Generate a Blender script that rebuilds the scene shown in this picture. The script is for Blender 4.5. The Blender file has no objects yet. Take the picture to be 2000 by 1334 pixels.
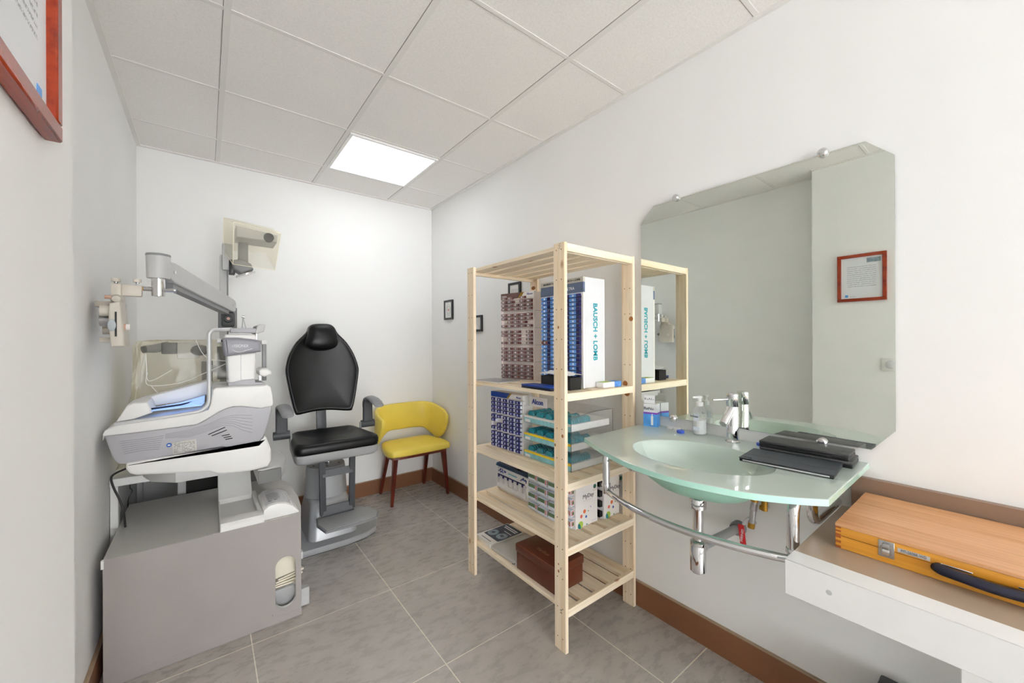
import bpy, bmesh, math, random
from mathutils import Vector, Matrix
random.seed(7)
PI = math.pi
S = bpy.context.scene
COL = S.collection
V = Vector

# ------------------------------------------------------------------ camera numbers (metres; z up, y into the room)
FPX, YAW, PIT, ROL = 768.4, .6617, -.0003, -.0039
CAM = V((.339, 0, 1.3017))
FW = V((math.sin(YAW)*math.cos(PIT), math.cos(YAW)*math.cos(PIT), math.sin(PIT)))
R0 = V((math.cos(YAW), -math.sin(YAW), 0)); U0 = R0.cross(FW)
RT = R0*math.cos(ROL)+U0*math.sin(ROL); UP = -R0*math.sin(ROL)+U0*math.cos(ROL)
def ray(px, py): return FW+RT*((px-1000)/FPX)+UP*((667-py)/FPX)
def PY(px, py, y): d = ray(px, py); return CAM+d*((y-CAM.y)/d.y)      # a photo point on a plane of known y
def PX(px, py, x): d = ray(px, py); return CAM+d*((x-CAM.x)/d.x)
WALL_X, BACK_Y, TOP_Z = 2.025, 3.394, 2.539

# ------------------------------------------------------------------ materials
def lin(h):
    h = h.lstrip('#'); out = []
    for i in (0, 2, 4):
        c = int(h[i:i+2], 16)/255
        out.append(c/12.92 if c <= .04045 else ((c+.055)/1.055)**2.4)
    return (*out, 1)
class NT:
    def __init__(s, name):
        s.m = bpy.data.materials.new(name); s.m.use_nodes = True
        s.t = s.m.node_tree; s.t.nodes.clear()
        s.out = s.n('ShaderNodeOutputMaterial'); s.p = s.n('ShaderNodeBsdfPrincipled')
        s.l(s.p.outputs[0], s.out.inputs[0])
    def n(s, k, **kw):
        o = s.t.nodes.new(k)
        for a, b in kw.items(): setattr(o, a, b)
        return o
    def l(s, a, b): s.t.links.new(a, b)
    def set(s, **kw):
        for k, v in kw.items(): s.p.inputs[k.replace('_', ' ')].default_value = v
        return s
    def math(s, op, a, b=None, c=None):
        o = s.n('ShaderNodeMath', operation=op)
        for i, x in enumerate((a, b, c)):
            if x is None: continue
            if isinstance(x, (int, float)): o.inputs[i].default_value = x
            else: s.l(x, o.inputs[i])
        return o.outputs[0]
    def coord(s, scale=(1, 1, 1), kind='Object', rot=(0, 0, 0), loc=(0, 0, 0)):
        c = s.n('ShaderNodeTexCoord'); m = s.n('ShaderNodeMapping')
        m.inputs['Scale'].default_value = scale; m.inputs['Rotation'].default_value = rot; m.inputs['Location'].default_value = loc
        s.l(c.outputs[kind], m.inputs[0]); return m.outputs[0]
    def noise(s, vec, scale=5, detail=3, rough=.5):
        o = s.n('ShaderNodeTexNoise'); o.inputs['Scale'].default_value = scale
        o.inputs['Detail'].default_value = detail; o.inputs['Roughness'].default_value = rough
        s.l(vec, o.inputs['Vector']); return o.outputs['Fac']
    def ramp(s, fac, stops):
        o = s.n('ShaderNodeValToRGB'); e = o.color_ramp.elements
        e[0].position, e[0].color = stops[0][0], stops[0][1]
        e[1].position, e[1].color = stops[-1][0], stops[-1][1]
        for p, c in stops[1:-1]:
            x = e.new(p); x.color = c
        s.l(fac, o.inputs[0]); return o.outputs[0]
    def mix(s, fac, a, b, mode='MIX'):
        o = s.n('ShaderNodeMix', data_type='RGBA', blend_type=mode)
        for sock, x in ((o.inputs[0], fac), (o.inputs[6], a), (o.inputs[7], b)):
            if isinstance(x, (int, float, tuple)): sock.default_value = x
            else: s.l(x, sock)
        return o.outputs[2]
    def bump(s, h, strength=.2, dist=.002):
        o = s.n('ShaderNodeBump'); o.inputs['Strength'].default_value = strength; o.inputs['Distance'].default_value = dist
        s.l(h, o.inputs['Height']); s.l(o.outputs[0], s.p.inputs['Normal'])
def plain(name, col, rough=.5, metal=0, var=.04, scale=14, bump=0, **kw):
    t = NT(name); t.set(Roughness=rough, Metallic=metal, **kw)
    c = lin(col); f = t.noise(t.coord(), scale, 3)
    a = tuple(min(1, x*(1-var)) for x in c[:3])+(1,); b = tuple(min(1, x*(1+var)) for x in c[:3])+(1,)
    t.l(t.ramp(f, [(.3, a), (.7, b)]), t.p.inputs['Base Color'])
    if bump: t.bump(t.noise(t.coord(), 260, 2), bump, .001)
    return t.m
def wood(name, axis, base, dark, knots=True, rough=.55, scale=1.0, ring=1.0):
    t = NT(name); t.set(Roughness=rough)
    sc = [22*scale, 22*scale, 22*scale]; sc['xyz'.index(axis)] = 1.1*scale
    v = t.coord(tuple(sc))
    f1 = t.noise(v, 1.6*ring, 4, .55)
    sc2 = [90, 90, 90]; sc2['xyz'.index(axis)] = 3
    f2 = t.noise(t.coord(tuple(sc2)), 1.0, 3, .6)
    col = t.ramp(f1, [(.32, lin(dark)), (.5, lin(base)), (.68, lin(base))])
    fine = t.ramp(f2, [(.35, (.84, .82, .78, 1)), (.6, (1, 1, 1, 1))])
    col = t.mix(.75, col, fine, 'MULTIPLY')
    if knots:
        ks = [9, 9, 9]; ks['xyz'.index(axis)] = 5
        vo = t.n('ShaderNodeTexVoronoi'); vo.inputs['Scale'].default_value = 1
        t.l(t.coord(tuple(ks)), vo.inputs['Vector'])
        k = t.ramp(vo.outputs['Distance'], [(.05, (1, 1, 1, 1)), (.13, (0, 0, 0, 1))])
        col = t.mix(k, col, lin('#a8703c'))
    t.l(col, t.p.inputs['Base Color']); t.bump(f2, .12, .001)
    return t.m
def emis(name, col, strength):
    t = NT(name); t.set(Roughness=.4); t.p.inputs['Base Color'].default_value = lin(col)
    t.p.inputs['Emission Color'].default_value = lin(col); t.p.inputs['Emission Strength'].default_value = strength
    return t.m
def film(name, col, alpha, rough=.35, tint='#ffffff'):
    t = NT(name); c = lin(col); f = t.noise(t.coord((6, 6, 2)), 2.2, 3)
    t.t.nodes.remove(t.p)
    df = t.n('ShaderNodeBsdfDiffuse'); tl = t.n('ShaderNodeBsdfTranslucent'); tr = t.n('ShaderNodeBsdfTransparent'); gl = t.n('ShaderNodeBsdfGlossy')
    for q in (df, tl): q.inputs['Color'].default_value = c
    gl.inputs['Roughness'].default_value = rough
    def mx(fac, a, b):
        m = t.n('ShaderNodeMixShader')
        if isinstance(fac, float): m.inputs[0].default_value = fac
        else: t.l(fac, m.inputs[0])
        t.l(a, m.inputs[1]); t.l(b, m.inputs[2]); return m.outputs[0]
    body = mx(.08, mx(.5, df.outputs[0], tl.outputs[0]), gl.outputs[0])
    tr.inputs['Color'].default_value = lin(tint)
    t.l(mx(t.math('MULTIPLY_ADD', f, .08, alpha-.04), tr.outputs[0], body), t.out.inputs[0])
    return t.m

M = {}
def floor_mat():
    t = NT('stone_tile'); t.set(Roughness=.42)
    c = t.n('ShaderNodeTexCoord'); s = t.n('ShaderNodeSeparateXYZ'); t.l(c.outputs['Object'], s.inputs[0])
    u = t.math('DIVIDE', t.math('SUBTRACT', s.outputs[0], 1.7089), .608)
    v = t.math('DIVIDE', t.math('SUBTRACT', s.outputs[1], 3.2426), .608)
    def line(w):
        f = t.math('FRACT', w); d = t.math('ABSOLUTE', t.math('SUBTRACT', f, .5))
        return t.math('GREATER_THAN', d, .5-.0033)
    g = t.math('MAXIMUM', line(u), line(v))
    cell = t.n('ShaderNodeCombineXYZ'); t.l(t.math('FLOOR', u), cell.inputs[0]); t.l(t.math('FLOOR', v), cell.inputs[1])
    wn = t.n('ShaderNodeTexWhiteNoise', noise_dimensions='3D'); t.l(cell.outputs[0], wn.inputs['Vector'])
    n1 = t.noise(t.coord((4, 9, 1), rot=(0, 0, .5)), 3.2, 6, .65)
    n2 = t.noise(t.coord((1, 1, 1)), 3.0, 5, .6)
    n3 = t.noise(t.coord((14, 60, 1), rot=(0, 0, .5)), 3, 3, .7)
    f = t.math('MULTIPLY_ADD', n2, .45, t.math('MULTIPLY_ADD', n1, .4, t.math('MULTIPLY', n3, .15)))
    f = t.math('ADD', f, t.math('MULTIPLY', t.math('SUBTRACT', wn.outputs[0], .5), .07))
    col = t.ramp(f, [(.3, lin('#a09a93')), (.5, lin('#b0aaa4')), (.68, lin('#bfbab4'))])
    t.l(t.mix(g, col, lin('#f4eddf')), t.p.inputs['Base Color'])
    t.l(t.math('MULTIPLY_ADD', n1, .16, .2), t.p.inputs['Roughness'])
    t.bump(t.math('SUBTRACT', t.math('MULTIPLY', n3, .3), g), .25, .002)
    return t.m
def ceil_mat():
    t = NT('ceiling_tile'); t.set(Roughness=.95)
    n1 = t.noise(t.coord(), 220, 2); n2 = t.noise(t.coord((1, 1.6, 1)), 90, 3)
    f = t.math('MULTIPLY_ADD', n1, .5, t.math('MULTIPLY', n2, .5))
    t.l(t.ramp(f, [(.35, lin('#eeebe8')), (.6, lin('#f7f5f3'))]), t.p.inputs['Base Color']); t.bump(f, .3, .001)
    return t.m
def glass_top(name, base, trans, rough):
    t = NT(name)
    t.set(Roughness=rough, Coat_Weight=1.0, Coat_Roughness=.012, Coat_IOR=1.85, Transmission_Weight=trans, IOR=1.3)
    t.p.inputs['Base Color'].default_value = lin(base)
    f = t.noise(t.coord(), 18, 2); t.l(t.math('MULTIPLY_ADD', f, .06, rough-.03), t.p.inputs['Roughness'])
    return t.m
def mirror_mat():
    t = NT('mirror_silver'); t.set(Metallic=1.0, Roughness=.004)
    f = t.noise(t.coord((3, 2, 5)), 3, 3)
    t.l(t.ramp(f, [(.3, lin('#e9eee7')), (.8, lin('#edf1ea'))]), t.p.inputs['Base Color'])
    return t.m
def paper_lines(name, base, ink, rows, axis=2, lo=.2, hi=.8, other=1, olo=.15, ohi=.85):
    """a printed sheet: rows of grey marks between two margins, in generated coordinates"""
    t = NT(name); t.set(Roughness=.7)
    c = t.n('ShaderNodeTexCoord'); s = t.n('ShaderNodeSeparateXYZ'); t.l(c.outputs['Generated'], s.inputs[0])
    a, b = s.outputs[axis], s.outputs[other]
    fr = t.math('FRACT', t.math('MULTIPLY', a, rows))
    m = t.math('LESS_THAN', fr, .38)
    for k, x, lim in (('GREATER_THAN', a, lo), ('LESS_THAN', a, hi), ('GREATER_THAN', b, olo), ('LESS_THAN', b, ohi)):
        m = t.math('MULTIPLY', m, t.math(k, x, lim))
    n = t.math('GREATER_THAN', t.noise(t.coord((90, 90, 90) if axis == 2 else (90, 90, 90)), 3, 2), .47)
    t.l(t.mix(t.math('MULTIPLY', m, n), lin(base), lin(ink)), t.p.inputs['Base Color'])
    return t.m

WHITE = plain('wall_paint', '#f2f2f1', .85, var=.008, scale=3, bump=.05)
M.update(
    floor=floor_mat(), ceil=ceil_mat(), gap=plain('ceiling_bar_shadow', '#8f8a84', .9), grid=plain('ceiling_bar', '#ebe9e6', .6, var=.01),
    base=plain('baseboard_brown', '#84583c', .45, var=.05, scale=5), base_top=plain('baseboard_edge', '#a48d75', .5),
    lamp=emis('lamp_diffuser', '#f7faff', 3.7), lamp_frame=plain('lamp_rim', '#f2f2f0', .4),
    mirror=mirror_mat(), mirror_edge=plain('mirror_edge', '#6f7f78', .2, metal=.3),
    chrome=plain('chrome', '#e4e4e6', .06, metal=1, var=.01), steel=plain('brushed_steel', '#b9b9bb', .28, metal=1),
    brass=plain('brass', '#b58a3c', .3, metal=1), red=plain('red_plastic', '#d0202a', .4),
    black=plain('black_plastic', '#151516', .4), black_matt=plain('black_card', '#1d1b1a', .75), charcoal=plain('charcoal_plastic', '#4a4c4f', .45),
    leather=plain('black_leather', '#090a0b', .38, var=.1, scale=40, bump=.04, Coat_Weight=.05, Coat_Roughness=.3, Specular_IOR_Level=.32),
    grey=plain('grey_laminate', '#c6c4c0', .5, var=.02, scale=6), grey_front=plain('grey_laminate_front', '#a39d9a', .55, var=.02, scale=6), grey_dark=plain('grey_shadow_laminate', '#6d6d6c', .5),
    grey_metal=plain('grey_painted_metal', '#a6a7a8', .4, var=.02), grey_mid=plain('grey_paint_mid', '#868789', .42, var=.02), silver=plain('silver_paint', '#babbbd', .35, metal=.25, var=.02),
    unit_grey=plain('unit_grey', '#c2c2c2', .4, var=.02), unit_white=plain('unit_white', '#e9e8e6', .38, var=.015),
    lilac=plain('lilac_grey_plastic', '#acabb0', .42, var=.02), lilac_dark=plain('lilac_grey_band', '#908f97', .4, var=.02), pipe_silver=plain('frame_silver', '#c9cacb', .32, metal=.2),
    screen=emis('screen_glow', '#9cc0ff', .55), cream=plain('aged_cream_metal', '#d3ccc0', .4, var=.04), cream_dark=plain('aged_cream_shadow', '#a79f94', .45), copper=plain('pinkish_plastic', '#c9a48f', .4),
    film=film('dust_film', '#fbf8ee', .215, .06, '#fbf9f1'), yellow=plain('yellow_leatherette', '#ebd258', .38, var=.03, scale=8, bump=.03), redwood=wood('red_wood', 'z', '#6a2412', '#47140a', False, .3),
    glass=glass_top('frosted_sea_glass', '#dbeae1', .3, .35), glass_edge=plain('sea_glass_edge', '#b3e3d3', .18, var=.03, Coat_Weight=1.0),
    bowl=glass_top('frosted_bowl_glass', '#d3e4da', .2, .3), bowl_out=plain('frosted_bowl_outside', '#9cc9b5', .5, var=.02),
    paper=plain('paper_white', '#f0efec', .7, var=.01), white=plain('white_plastic', '#efefee', .4, var=.01), soft=plain('soft_tissue', '#f4f3f1', .95, var=.03, scale=30),
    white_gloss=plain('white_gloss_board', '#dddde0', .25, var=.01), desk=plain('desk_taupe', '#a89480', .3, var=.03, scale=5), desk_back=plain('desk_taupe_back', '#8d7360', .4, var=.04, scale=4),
    case_top=wood('case_wood_top', 'y', '#dba577', '#c88d5c', False, .4, .8), case_side=wood('case_wood_side', 'y', '#e3a03a', '#cf8a26', False, .35, .8), case_joint=plain('case_joint', '#a85a26', .5), case_in=plain('case_seam', '#5e3512', .7),
    navy=plain('navy_plastic', '#12162c', .35), brownbox=plain('brown_leatherette', '#5e2a16', .32, var=.1, scale=30, bump=.06), brown_edge=plain('brown_worn_edge', '#8a5238', .45), gold=plain('faded_gold_print', '#8a6a4c', .5),
    pine_z=wood('pine_upright', 'z', '#f9e6cb', '#efd5b0'), pine_y=wood('pine_slat', 'y', '#faead0', '#f0d8b3'), pine_x=wood('pine_rail', 'x', '#faebd3', '#f1dab7'), hole=plain('drilled_hole', '#6a4a28', .9), pencil=plain('pencil_mark', '#3a3029', .9), knot=plain('pine_knot', '#a5672f', .7, var=.3, scale=60),
    frame_red=wood('mahogany_frame', 'y', '#9c3412', '#7a2009', False, .25), frame_black=plain('black_frame', '#26282a', .4),
    acrylic=film('clear_acrylic', '#f0f3f4', .13, .05), teal=plain('teal_blister', '#1f8b9c', .25, Coat_Weight=.5), teal_light=plain('teal_print', '#8fc9cf', .5, var=.15, scale=40), yellow_strip=plain('yellow_strip', '#f2cf1c', .5),
    blue=plain('royal_blue', '#15409a', .4), lens_blue=plain('lens_box_blue', '#5a92da', .45, var=.18, scale=120), lens_navy=plain('lens_box_navy', '#25235e', .45, var=.2, scale=120), lens_white=plain('lens_box_white', '#dfe6f2', .5),
    lens_brown=plain('lens_box_brown', '#8d7370', .5, var=.18, scale=150), lens_wine=plain('lens_box_wine', '#6b3a3c', .5, var=.15, scale=120), lens_deep=plain('lens_box_deep_blue', '#2d2d7c', .45, var=.2, scale=120), lens_green=plain('lens_box_green', '#5d7a54', .5, var=.25, scale=150), lens_pink=plain('lens_box_pink', '#c98a86', .5),
    card=plain('white_card', '#edeae8', .6, var=.01), card_rose=plain('rose_card', '#e9dfda', .6, var=.02), tan=plain('tan_header', '#c6c2b8', .5), slate=plain('slate_header', '#5d6b86', .5, var=.2, scale=20), brownhead=plain('brown_header', '#6b4f4b', .5, var=.1), goldstripe=plain('gold_stripe', '#b08a2c', .4), text_teal=plain('teal_ink', '#1d9aa8', .5), text_green=plain('green_ink', '#37a58a', .5), text_blue=plain('blue_ink', '#1c3c9c', .5), text_grey=plain('grey_ink', '#6d6d72', .6), text_black=plain('black_ink', '#26262a', .6), text_white=plain('white_ink', '#eef0f4', .5),
    orange=plain('orange_print', '#e8743c', .5), coral=plain('coral_print', '#e2685c', .5), blueprint=plain('blue_print', '#2f62b8', .5), tealdot=plain('teal_print_dot', '#10838c', .5), lime=plain('lime_print', '#a9c94a', .5), greendot=plain('green_badge', '#1f5d4c', .5),
    midnight=plain('midnight_lid', '#1b3a5c', .35), purple=plain('purple_print', '#7a3fae', .5), sky=plain('sky_print', '#4d97dc', .5, var=.2, scale=30), bottle=film('clear_bottle', '#eef3f6', .2, .05), lotion=plain('white_lotion', '#f3f4f4', .5), lidblue=plain('cobalt_cap', '#4060c8', .35),
    tablet=plain('slate_folio', '#3c4147', .55, var=.06, scale=60), darkgrey=plain('dark_grey_case', '#3a3b3c', .45), pale=plain('pale_lens', '#b9c0c4', .25), iris=plain('iris_print', '#8798a3', .5, var=.3, scale=60), cover_dark=plain('magazine_dark', '#3a4150', .35, var=.15, scale=12),
    folder=film('clear_folder', '#e3e4e2', .62, .3), cable=plain('black_cable', '#2b2a29', .5), oldpaper=plain('cream_paper', '#f1ead6', .7, var=.02), pvc=plain('grey_pvc', '#a3a5a6', .5), bookpaper=plain('book_pages', '#e6e3dc', .8),
)
def clear_pane(name):
    t = NT(name); t.set(Roughness=.02, IOR=1.45); t.p.inputs['Base Color'].default_value = (.95, .97, .97, 1)
    lw = t.n('ShaderNodeLayerWeight'); lw.inputs[0].default_value = .25
    t.l(t.math('MULTIPLY_ADD', lw.outputs['Fresnel'], .6, .04), t.p.inputs['Alpha']); return t.m
M['pane'] = clear_pane('fill_window_pane')
M['letter'] = paper_lines('printed_letter', '#e6e8ec', '#a9acb0', 21, axis=2, lo=.26, hi=.78)
M['plate'] = paper_lines('rating_plate', '#dcdad6', '#6a6a6c', 9, axis=2, lo=.1, hi=.9, other=0, olo=.08, ohi=.92)

# ------------------------------------------------------------------ mesh builder
class MB:
    def __init__(s): s.v = []; s.f = []; s.m = []
    def add(s, vs, fs, mat):
        k = len(s.v); s.v += [V(p) for p in vs]
        for f in fs: s.f.append([i+k for i in f]); s.m.append(mat)
        return s
    def frombm(s, bm, mat):
        bm.verts.index_update()
        s.add([v.co.copy() for v in bm.verts], [[v.index for v in f.verts] for f in bm.faces], mat); bm.free(); return s
    def box(s, lo, hi, mat, r=0, seg=2, rz=0, tilt=None):
        lo, hi = V(lo), V(hi); c = (lo+hi)/2; d = hi-lo
        bm = bmesh.new(); bmesh.ops.create_cube(bm, size=1)
        for v in bm.verts: v.co = V((v.co.x*d.x, v.co.y*d.y, v.co.z*d.z))
        r = min(r, .49*min(d))
        if r > 0: bmesh.ops.bevel(bm, geom=list(bm.edges), offset=r, segments=seg, profile=.5, affect='EDGES')
        mat3 = Matrix.Rotation(rz, 3, 'Z')
        if tilt: mat3 = mat3 @ Matrix.Rotation(tilt[1], 3, tilt[0])
        for v in bm.verts: v.co = mat3 @ v.co + c
        return s.frombm(bm, mat)
    def prism(s, pts, axis, a, b, mat, r=0, seg=2):
        """an outline of 2-D points, pushed from a to b along an axis ('y': points are x,z; 'z': x,y; 'x': y,z)"""
        def at(p, d): return {'y': (p[0], d, p[1]), 'z': (p[0], p[1], d), 'x': (d, p[0], p[1])}[axis]
        bm = bmesh.new(); n = len(pts)
        A = [bm.verts.new(at(p, a)) for p in pts]; B = [bm.verts.new(at(p, b)) for p in pts]
        f1 = bm.faces.new(A); f2 = bm.faces.new(B[::-1])
        for i in range(n): bm.faces.new((A[i], B[i], B[(i+1) % n], A[(i+1) % n]))
        bmesh.ops.recalc_face_normals(bm, faces=list(bm.faces))
        if r:
            es = [e for e in bm.edges if any(f in (f1, f2) for f in e.link_faces)]
            bmesh.ops.bevel(bm, geom=es, offset=r, segments=seg, profile=.5, affect='EDGES')
        return s.frombm(bm, mat)
    def frame(s, lo, hi, w, d0, d1, mat, axis='x', r=0):
        """a picture-frame ring: outer rectangle lo-hi in the plane, border w, thickness d0..d1 along axis"""
        (a0, b0), (a1, b1) = lo, hi
        o = [(a0, b0), (a1, b0), (a1, b1), (a0, b1)]; i = [(a0+w, b0+w), (a1-w, b0+w), (a1-w, b1-w), (a0+w, b1-w)]
        at = lambda p, d: {'x': (d, p[0], p[1]), 'y': (p[0], d, p[1]), 'z': (p[0], p[1], d)}[axis]
        vs = [at(p, d0) for p in o]+[at(p, d0) for p in i]+[at(p, d1) for p in o]+[at(p, d1) for p in i]
        fs = []
        for k in range(4):
            j = (k+1) % 4
            fs += [(k, j, 4+j, 4+k), (8+k, 12+k, 12+j, 8+j), (k, 8+k, 8+j, j), (4+k, 4+j, 12+j, 12+k)]
        return s.add(vs, fs, mat)
    def tube(s, path, r, mat, n=12, closed=False, cap=True, flat=None):
        P = [V(p) for p in path]; L = len(P)
        R = r if isinstance(r, (list, tuple)) else [r]*L
        T = []
        for i in range(L):
            a = P[(i-1) % L] if (closed or i) else P[i]; b = P[(i+1) % L] if (closed or i < L-1) else P[i]
            T.append((b-a).normalized())
        nx = T[0].orthogonal().normalized(); rings = []
        if abs(T[0].z) < .9: nx = T[0].cross(V((0, 0, 1))).normalized()
        for i in range(L):
            nx = (nx-T[i]*nx.dot(T[i])).normalized(); ny = T[i].cross(nx)
            fl = flat or 1
            rings.append([P[i]+nx*(R[i]*math.cos(t))+ny*(R[i]*fl*math.sin(t)) for t in [2*PI*k/n for k in range(n)]])
        return s.loft(rings, mat, cap=cap and not closed, wrap=closed)
    def loft(s, rings, mat, cap=True, wrap=False):
        n = len(rings[0]); vs = [p for r in rings for p in r]; fs = []; L = len(rings)
        for i in range(L if wrap else L-1):
            a, b = i*n, ((i+1) % L)*n
            for k in range(n): fs.append((a+k, a+(k+1) % n, b+(k+1) % n, b+k))
        if cap: fs += [tuple(range(n))[::-1], tuple(range((L-1)*n, L*n))]
        return s.add(vs, fs, mat)
    def cyl(s, a, b, r, mat, r2=None, n=24): return s.tube([a, b], [r, r if r2 is None else r2], mat, n)
    def lathe(s, prof, c, mat, n=32, axis='z', sx=1, sy=1, cap=True):
        c = V(c); rings = []
        for r, z in prof:
            ring = []
            for k in range(n):
                t = 2*PI*k/n; x, y = r*sx*math.cos(t), r*sy*math.sin(t)
                ring.append(c+({'z': V((x, y, z)), 'y': V((x, z, -y)), 'x': V((z, x, y))}[axis]))
            rings.append(ring)
        return s.loft(rings, mat, cap=cap)
    def grid(s, rows, mat, thick=None):
        m, n = len(rows), len(rows[0]); vs = [p for r in rows for p in r]; fs = []
        for i in range(m-1):
            for j in range(n-1): fs.append((i*n+j, i*n+j+1, (i+1)*n+j+1, (i+1)*n+j))
        return s.add(vs, fs, mat)
    def xf(s, m): s.v = [m @ p for p in s.v]; return s

MW = {}
def tag(o, label=None, cat=None, group=None, kind=None):
    for k, v in (('label', label), ('category', cat), ('group', group), ('kind', kind)):
        if v: o[k] = v
    return o
def thing(name, label, cat, loc=(0, 0, 0), rz=0, group=None):
    o = bpy.data.objects.new(name, None); COL.objects.link(o); o.empty_display_size = .05
    o.location = loc; o.rotation_euler = (0, 0, rz)
    MW[o] = Matrix.Translation(V(loc)) @ Matrix.Rotation(rz, 4, 'Z')
    return tag(o, label, cat, group)
def mesh_of(name, mb, inv, ang=38):
    me = bpy.data.meshes.new(name); mats = []
    for m in mb.m:
        if m not in mats: mats.append(m)
    me.from_pydata([inv @ p for p in mb.v], [], mb.f)
    for m in mats: me.materials.append(m)
    me.polygons.foreach_set('material_index', [mats.index(m) for m in mb.m])
    bm = bmesh.new(); bm.from_mesh(me); bmesh.ops.recalc_face_normals(bm, faces=list(bm.faces)); bm.to_mesh(me); bm.free()
    me.polygons.foreach_set('use_smooth', [True]*len(me.polygons))
    me.set_sharp_from_angle(angle=math.radians(ang)); me.update()
    return me
def part(name, mb, parent, label=None, bevel=0, subd=0, ang=38, solid=0):
    """a child mesh; the builder's points are in world metres"""
    o = bpy.data.objects.new(name, mesh_of(name, mb, MW[parent].inverted(), ang)); COL.objects.link(o)
    o.parent = parent; MW[o] = MW[parent]
    return mods(tag(o, label), bevel, subd, solid)
def mods(o, bevel, subd, solid=0):
    if solid:
        m = o.modifiers.new('thickness', 'SOLIDIFY'); m.thickness = solid; m.offset = 0
    if bevel:
        m = o.modifiers.new('edge', 'BEVEL'); m.width = bevel; m.segments = 2; m.limit_method = 'ANGLE'; m.angle_limit = math.radians(50); m.harden_normals = False
    if subd:
        m = o.modifiers.new('smooth', 'SUBSURF'); m.levels = m.render_levels = subd
    return o
def single(name, mb, label, cat, loc, group=None, kind=None, bevel=0, subd=0, ang=38, solid=0):
    o = bpy.data.objects.new(name, mesh_of(name, mb, Matrix.Translation(-V(loc)), ang)); COL.objects.link(o)
    o.location = loc; MW[o] = Matrix.Translation(V(loc))
    return mods(tag(o, label, cat, group, kind), bevel, subd, solid)
def struct(name, mb, parent=None, loc=(0, 0, 0), **kw):
    if parent: return part(name, mb, parent, **kw)
    return single(name, mb, None, None, loc, kind='structure', **kw)
def copy_tree(o, parent=None):
    c = o.copy(); COL.objects.link(c)
    if parent: c.parent = parent
    for ch in list(o.children): copy_tree(ch, c)
    return c
def lettering(name, txt, size, mat, parent, pos, right, up, align='CENTER', spacing=1.0, depth=.0006, squash=1.0, bold=0):
    cu = bpy.data.curves.new(name, 'FONT'); cu.body = txt; cu.size = size; cu.align_x = align; cu.align_y = 'CENTER'
    cu.space_character = spacing; cu.extrude = depth; cu.resolution_u = 3; cu.offset = size*bold
    t = bpy.data.objects.new(name, cu); me = bpy.data.meshes.new_from_object(t)
    bpy.data.objects.remove(t); bpy.data.curves.remove(cu)
    r, u = V(right).normalized(), V(up).normalized(); n = r.cross(u); p = V(pos)
    inv = MW[parent].inverted()
    for v in me.vertices: v.co = inv @ (p+r*(v.co.x*squash)+u*v.co.y+n*v.co.z)
    me.materials.clear(); me.materials.append(mat); me.name = name
    o = bpy.data.objects.new(name, me); COL.objects.link(o); o.parent = parent; MW[o] = MW[parent]
    return o
def arc(c, r, a0, a1, n, ax, ay):
    c, ax, ay = V(c), V(ax), V(ay)
    return [c+ax*(r*math.cos(a0+(a1-a0)*i/n))+ay*(r*math.sin(a0+(a1-a0)*i/n)) for i in range(n+1)]
def smooth(pts, n=6):
    """Catmull-Rom through points"""
    P = [V(p) for p in pts]; out = []
    for i in range(len(P)-1):
        a, b, c, d = P[max(i-1, 0)], P[i], P[i+1], P[min(i+2, len(P)-1)]
        for k in range(n):
            t = k/n; out.append(.5*((2*b)+(c-a)*t+(2*a-5*b+4*c-d)*t*t+(3*b-a-3*c+d)*t**3))
    return out+[P[-1]]
def bend(pts, r, n=5):
    """polyline with rounded corners"""
    P = [V(p) for p in pts]; out = [P[0]]
    for i in range(1, len(P)-1):
        a, b, c = P[i-1], P[i], P[i+1]; u, w = (a-b), (c-b); q = min(r, u.length*.49, w.length*.49)
        p0, p1 = b+u.normalized()*q, b+w.normalized()*q
        for k in range(n+1):
            t = k/n; out.append(p0*(1-t)**2+b*(2*t*(1-t))+p1*t*t)
    return out+[P[-1]]
ORD = 'first second third fourth fifth sixth seventh eighth ninth tenth eleventh twelfth thirteenth fourteenth fifteenth sixteenth seventeenth eighteenth nineteenth twentieth'.split()
# ================================================================== the room
JUT_X, JUT_Y = .173, .923
struct('floor', MB().box((-2.0, -3.8, -.08), (2.13, 3.5, 0), M['floor']))
ce = struct('ceiling', MB().box((-2.0, -3.8, 2.546), (2.13, 3.5, 2.62), M['ceil']))
gb = MB()
for k in range(-3, 3): gb.box((.4077+.6*k-.012, -3.7, 2.5425), (.4077+.6*k+.012, 3.394, 2.547), M['grid']); gb.box((.4077+.6*k-.0142, -3.7, 2.5454), (.4077+.6*k-.012, 3.394, 2.547), M['gap'])  # dark strips paint a shadow line along each bar
for r in range(-8, 4):
    y = 1.2097+.6*r; gb.box((-1.9 if y < .8 else 0, y-.009, 2.5440), (2.025, y+.009, 2.547), M['grid']); gb.box((-1.9 if y < .8 else 0, y+.009, 2.5454), (2.025, y+.0115, 2.547), M['gap'])
struct('ceiling_grid', gb, ce)
struct('wall_back', MB().box((-.1, 3.394, 0), (2.13, 3.5, 2.6), WHITE))
struct('wall_right', MB().box((2.025, -3.8, 0), (2.13, 3.394, 2.6), WHITE))
struct('wall_left', MB().box((-.1, JUT_Y, 0), (0, 3.394, 2.6), WHITE))
FYW, LXW, JY0 = -3.7, -1.9, -.30          # unseen wider room with a glazed front, added to bring in fill light
WX0, WX1, WZ0, WZ1 = -.75, 1.9, .12, 2.44
struct('wall_front', MB().box((LXW, FYW-.1, 0), (WX0, FYW, 2.6), WHITE).box((WX1, FYW-.1, 0), (2.025, FYW, 2.6), WHITE).box((WX0, FYW-.1, WZ1), (WX1, FYW, 2.6), WHITE).box((WX0, FYW-.1, 0), (WX1, FYW, WZ0), WHITE))
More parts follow.
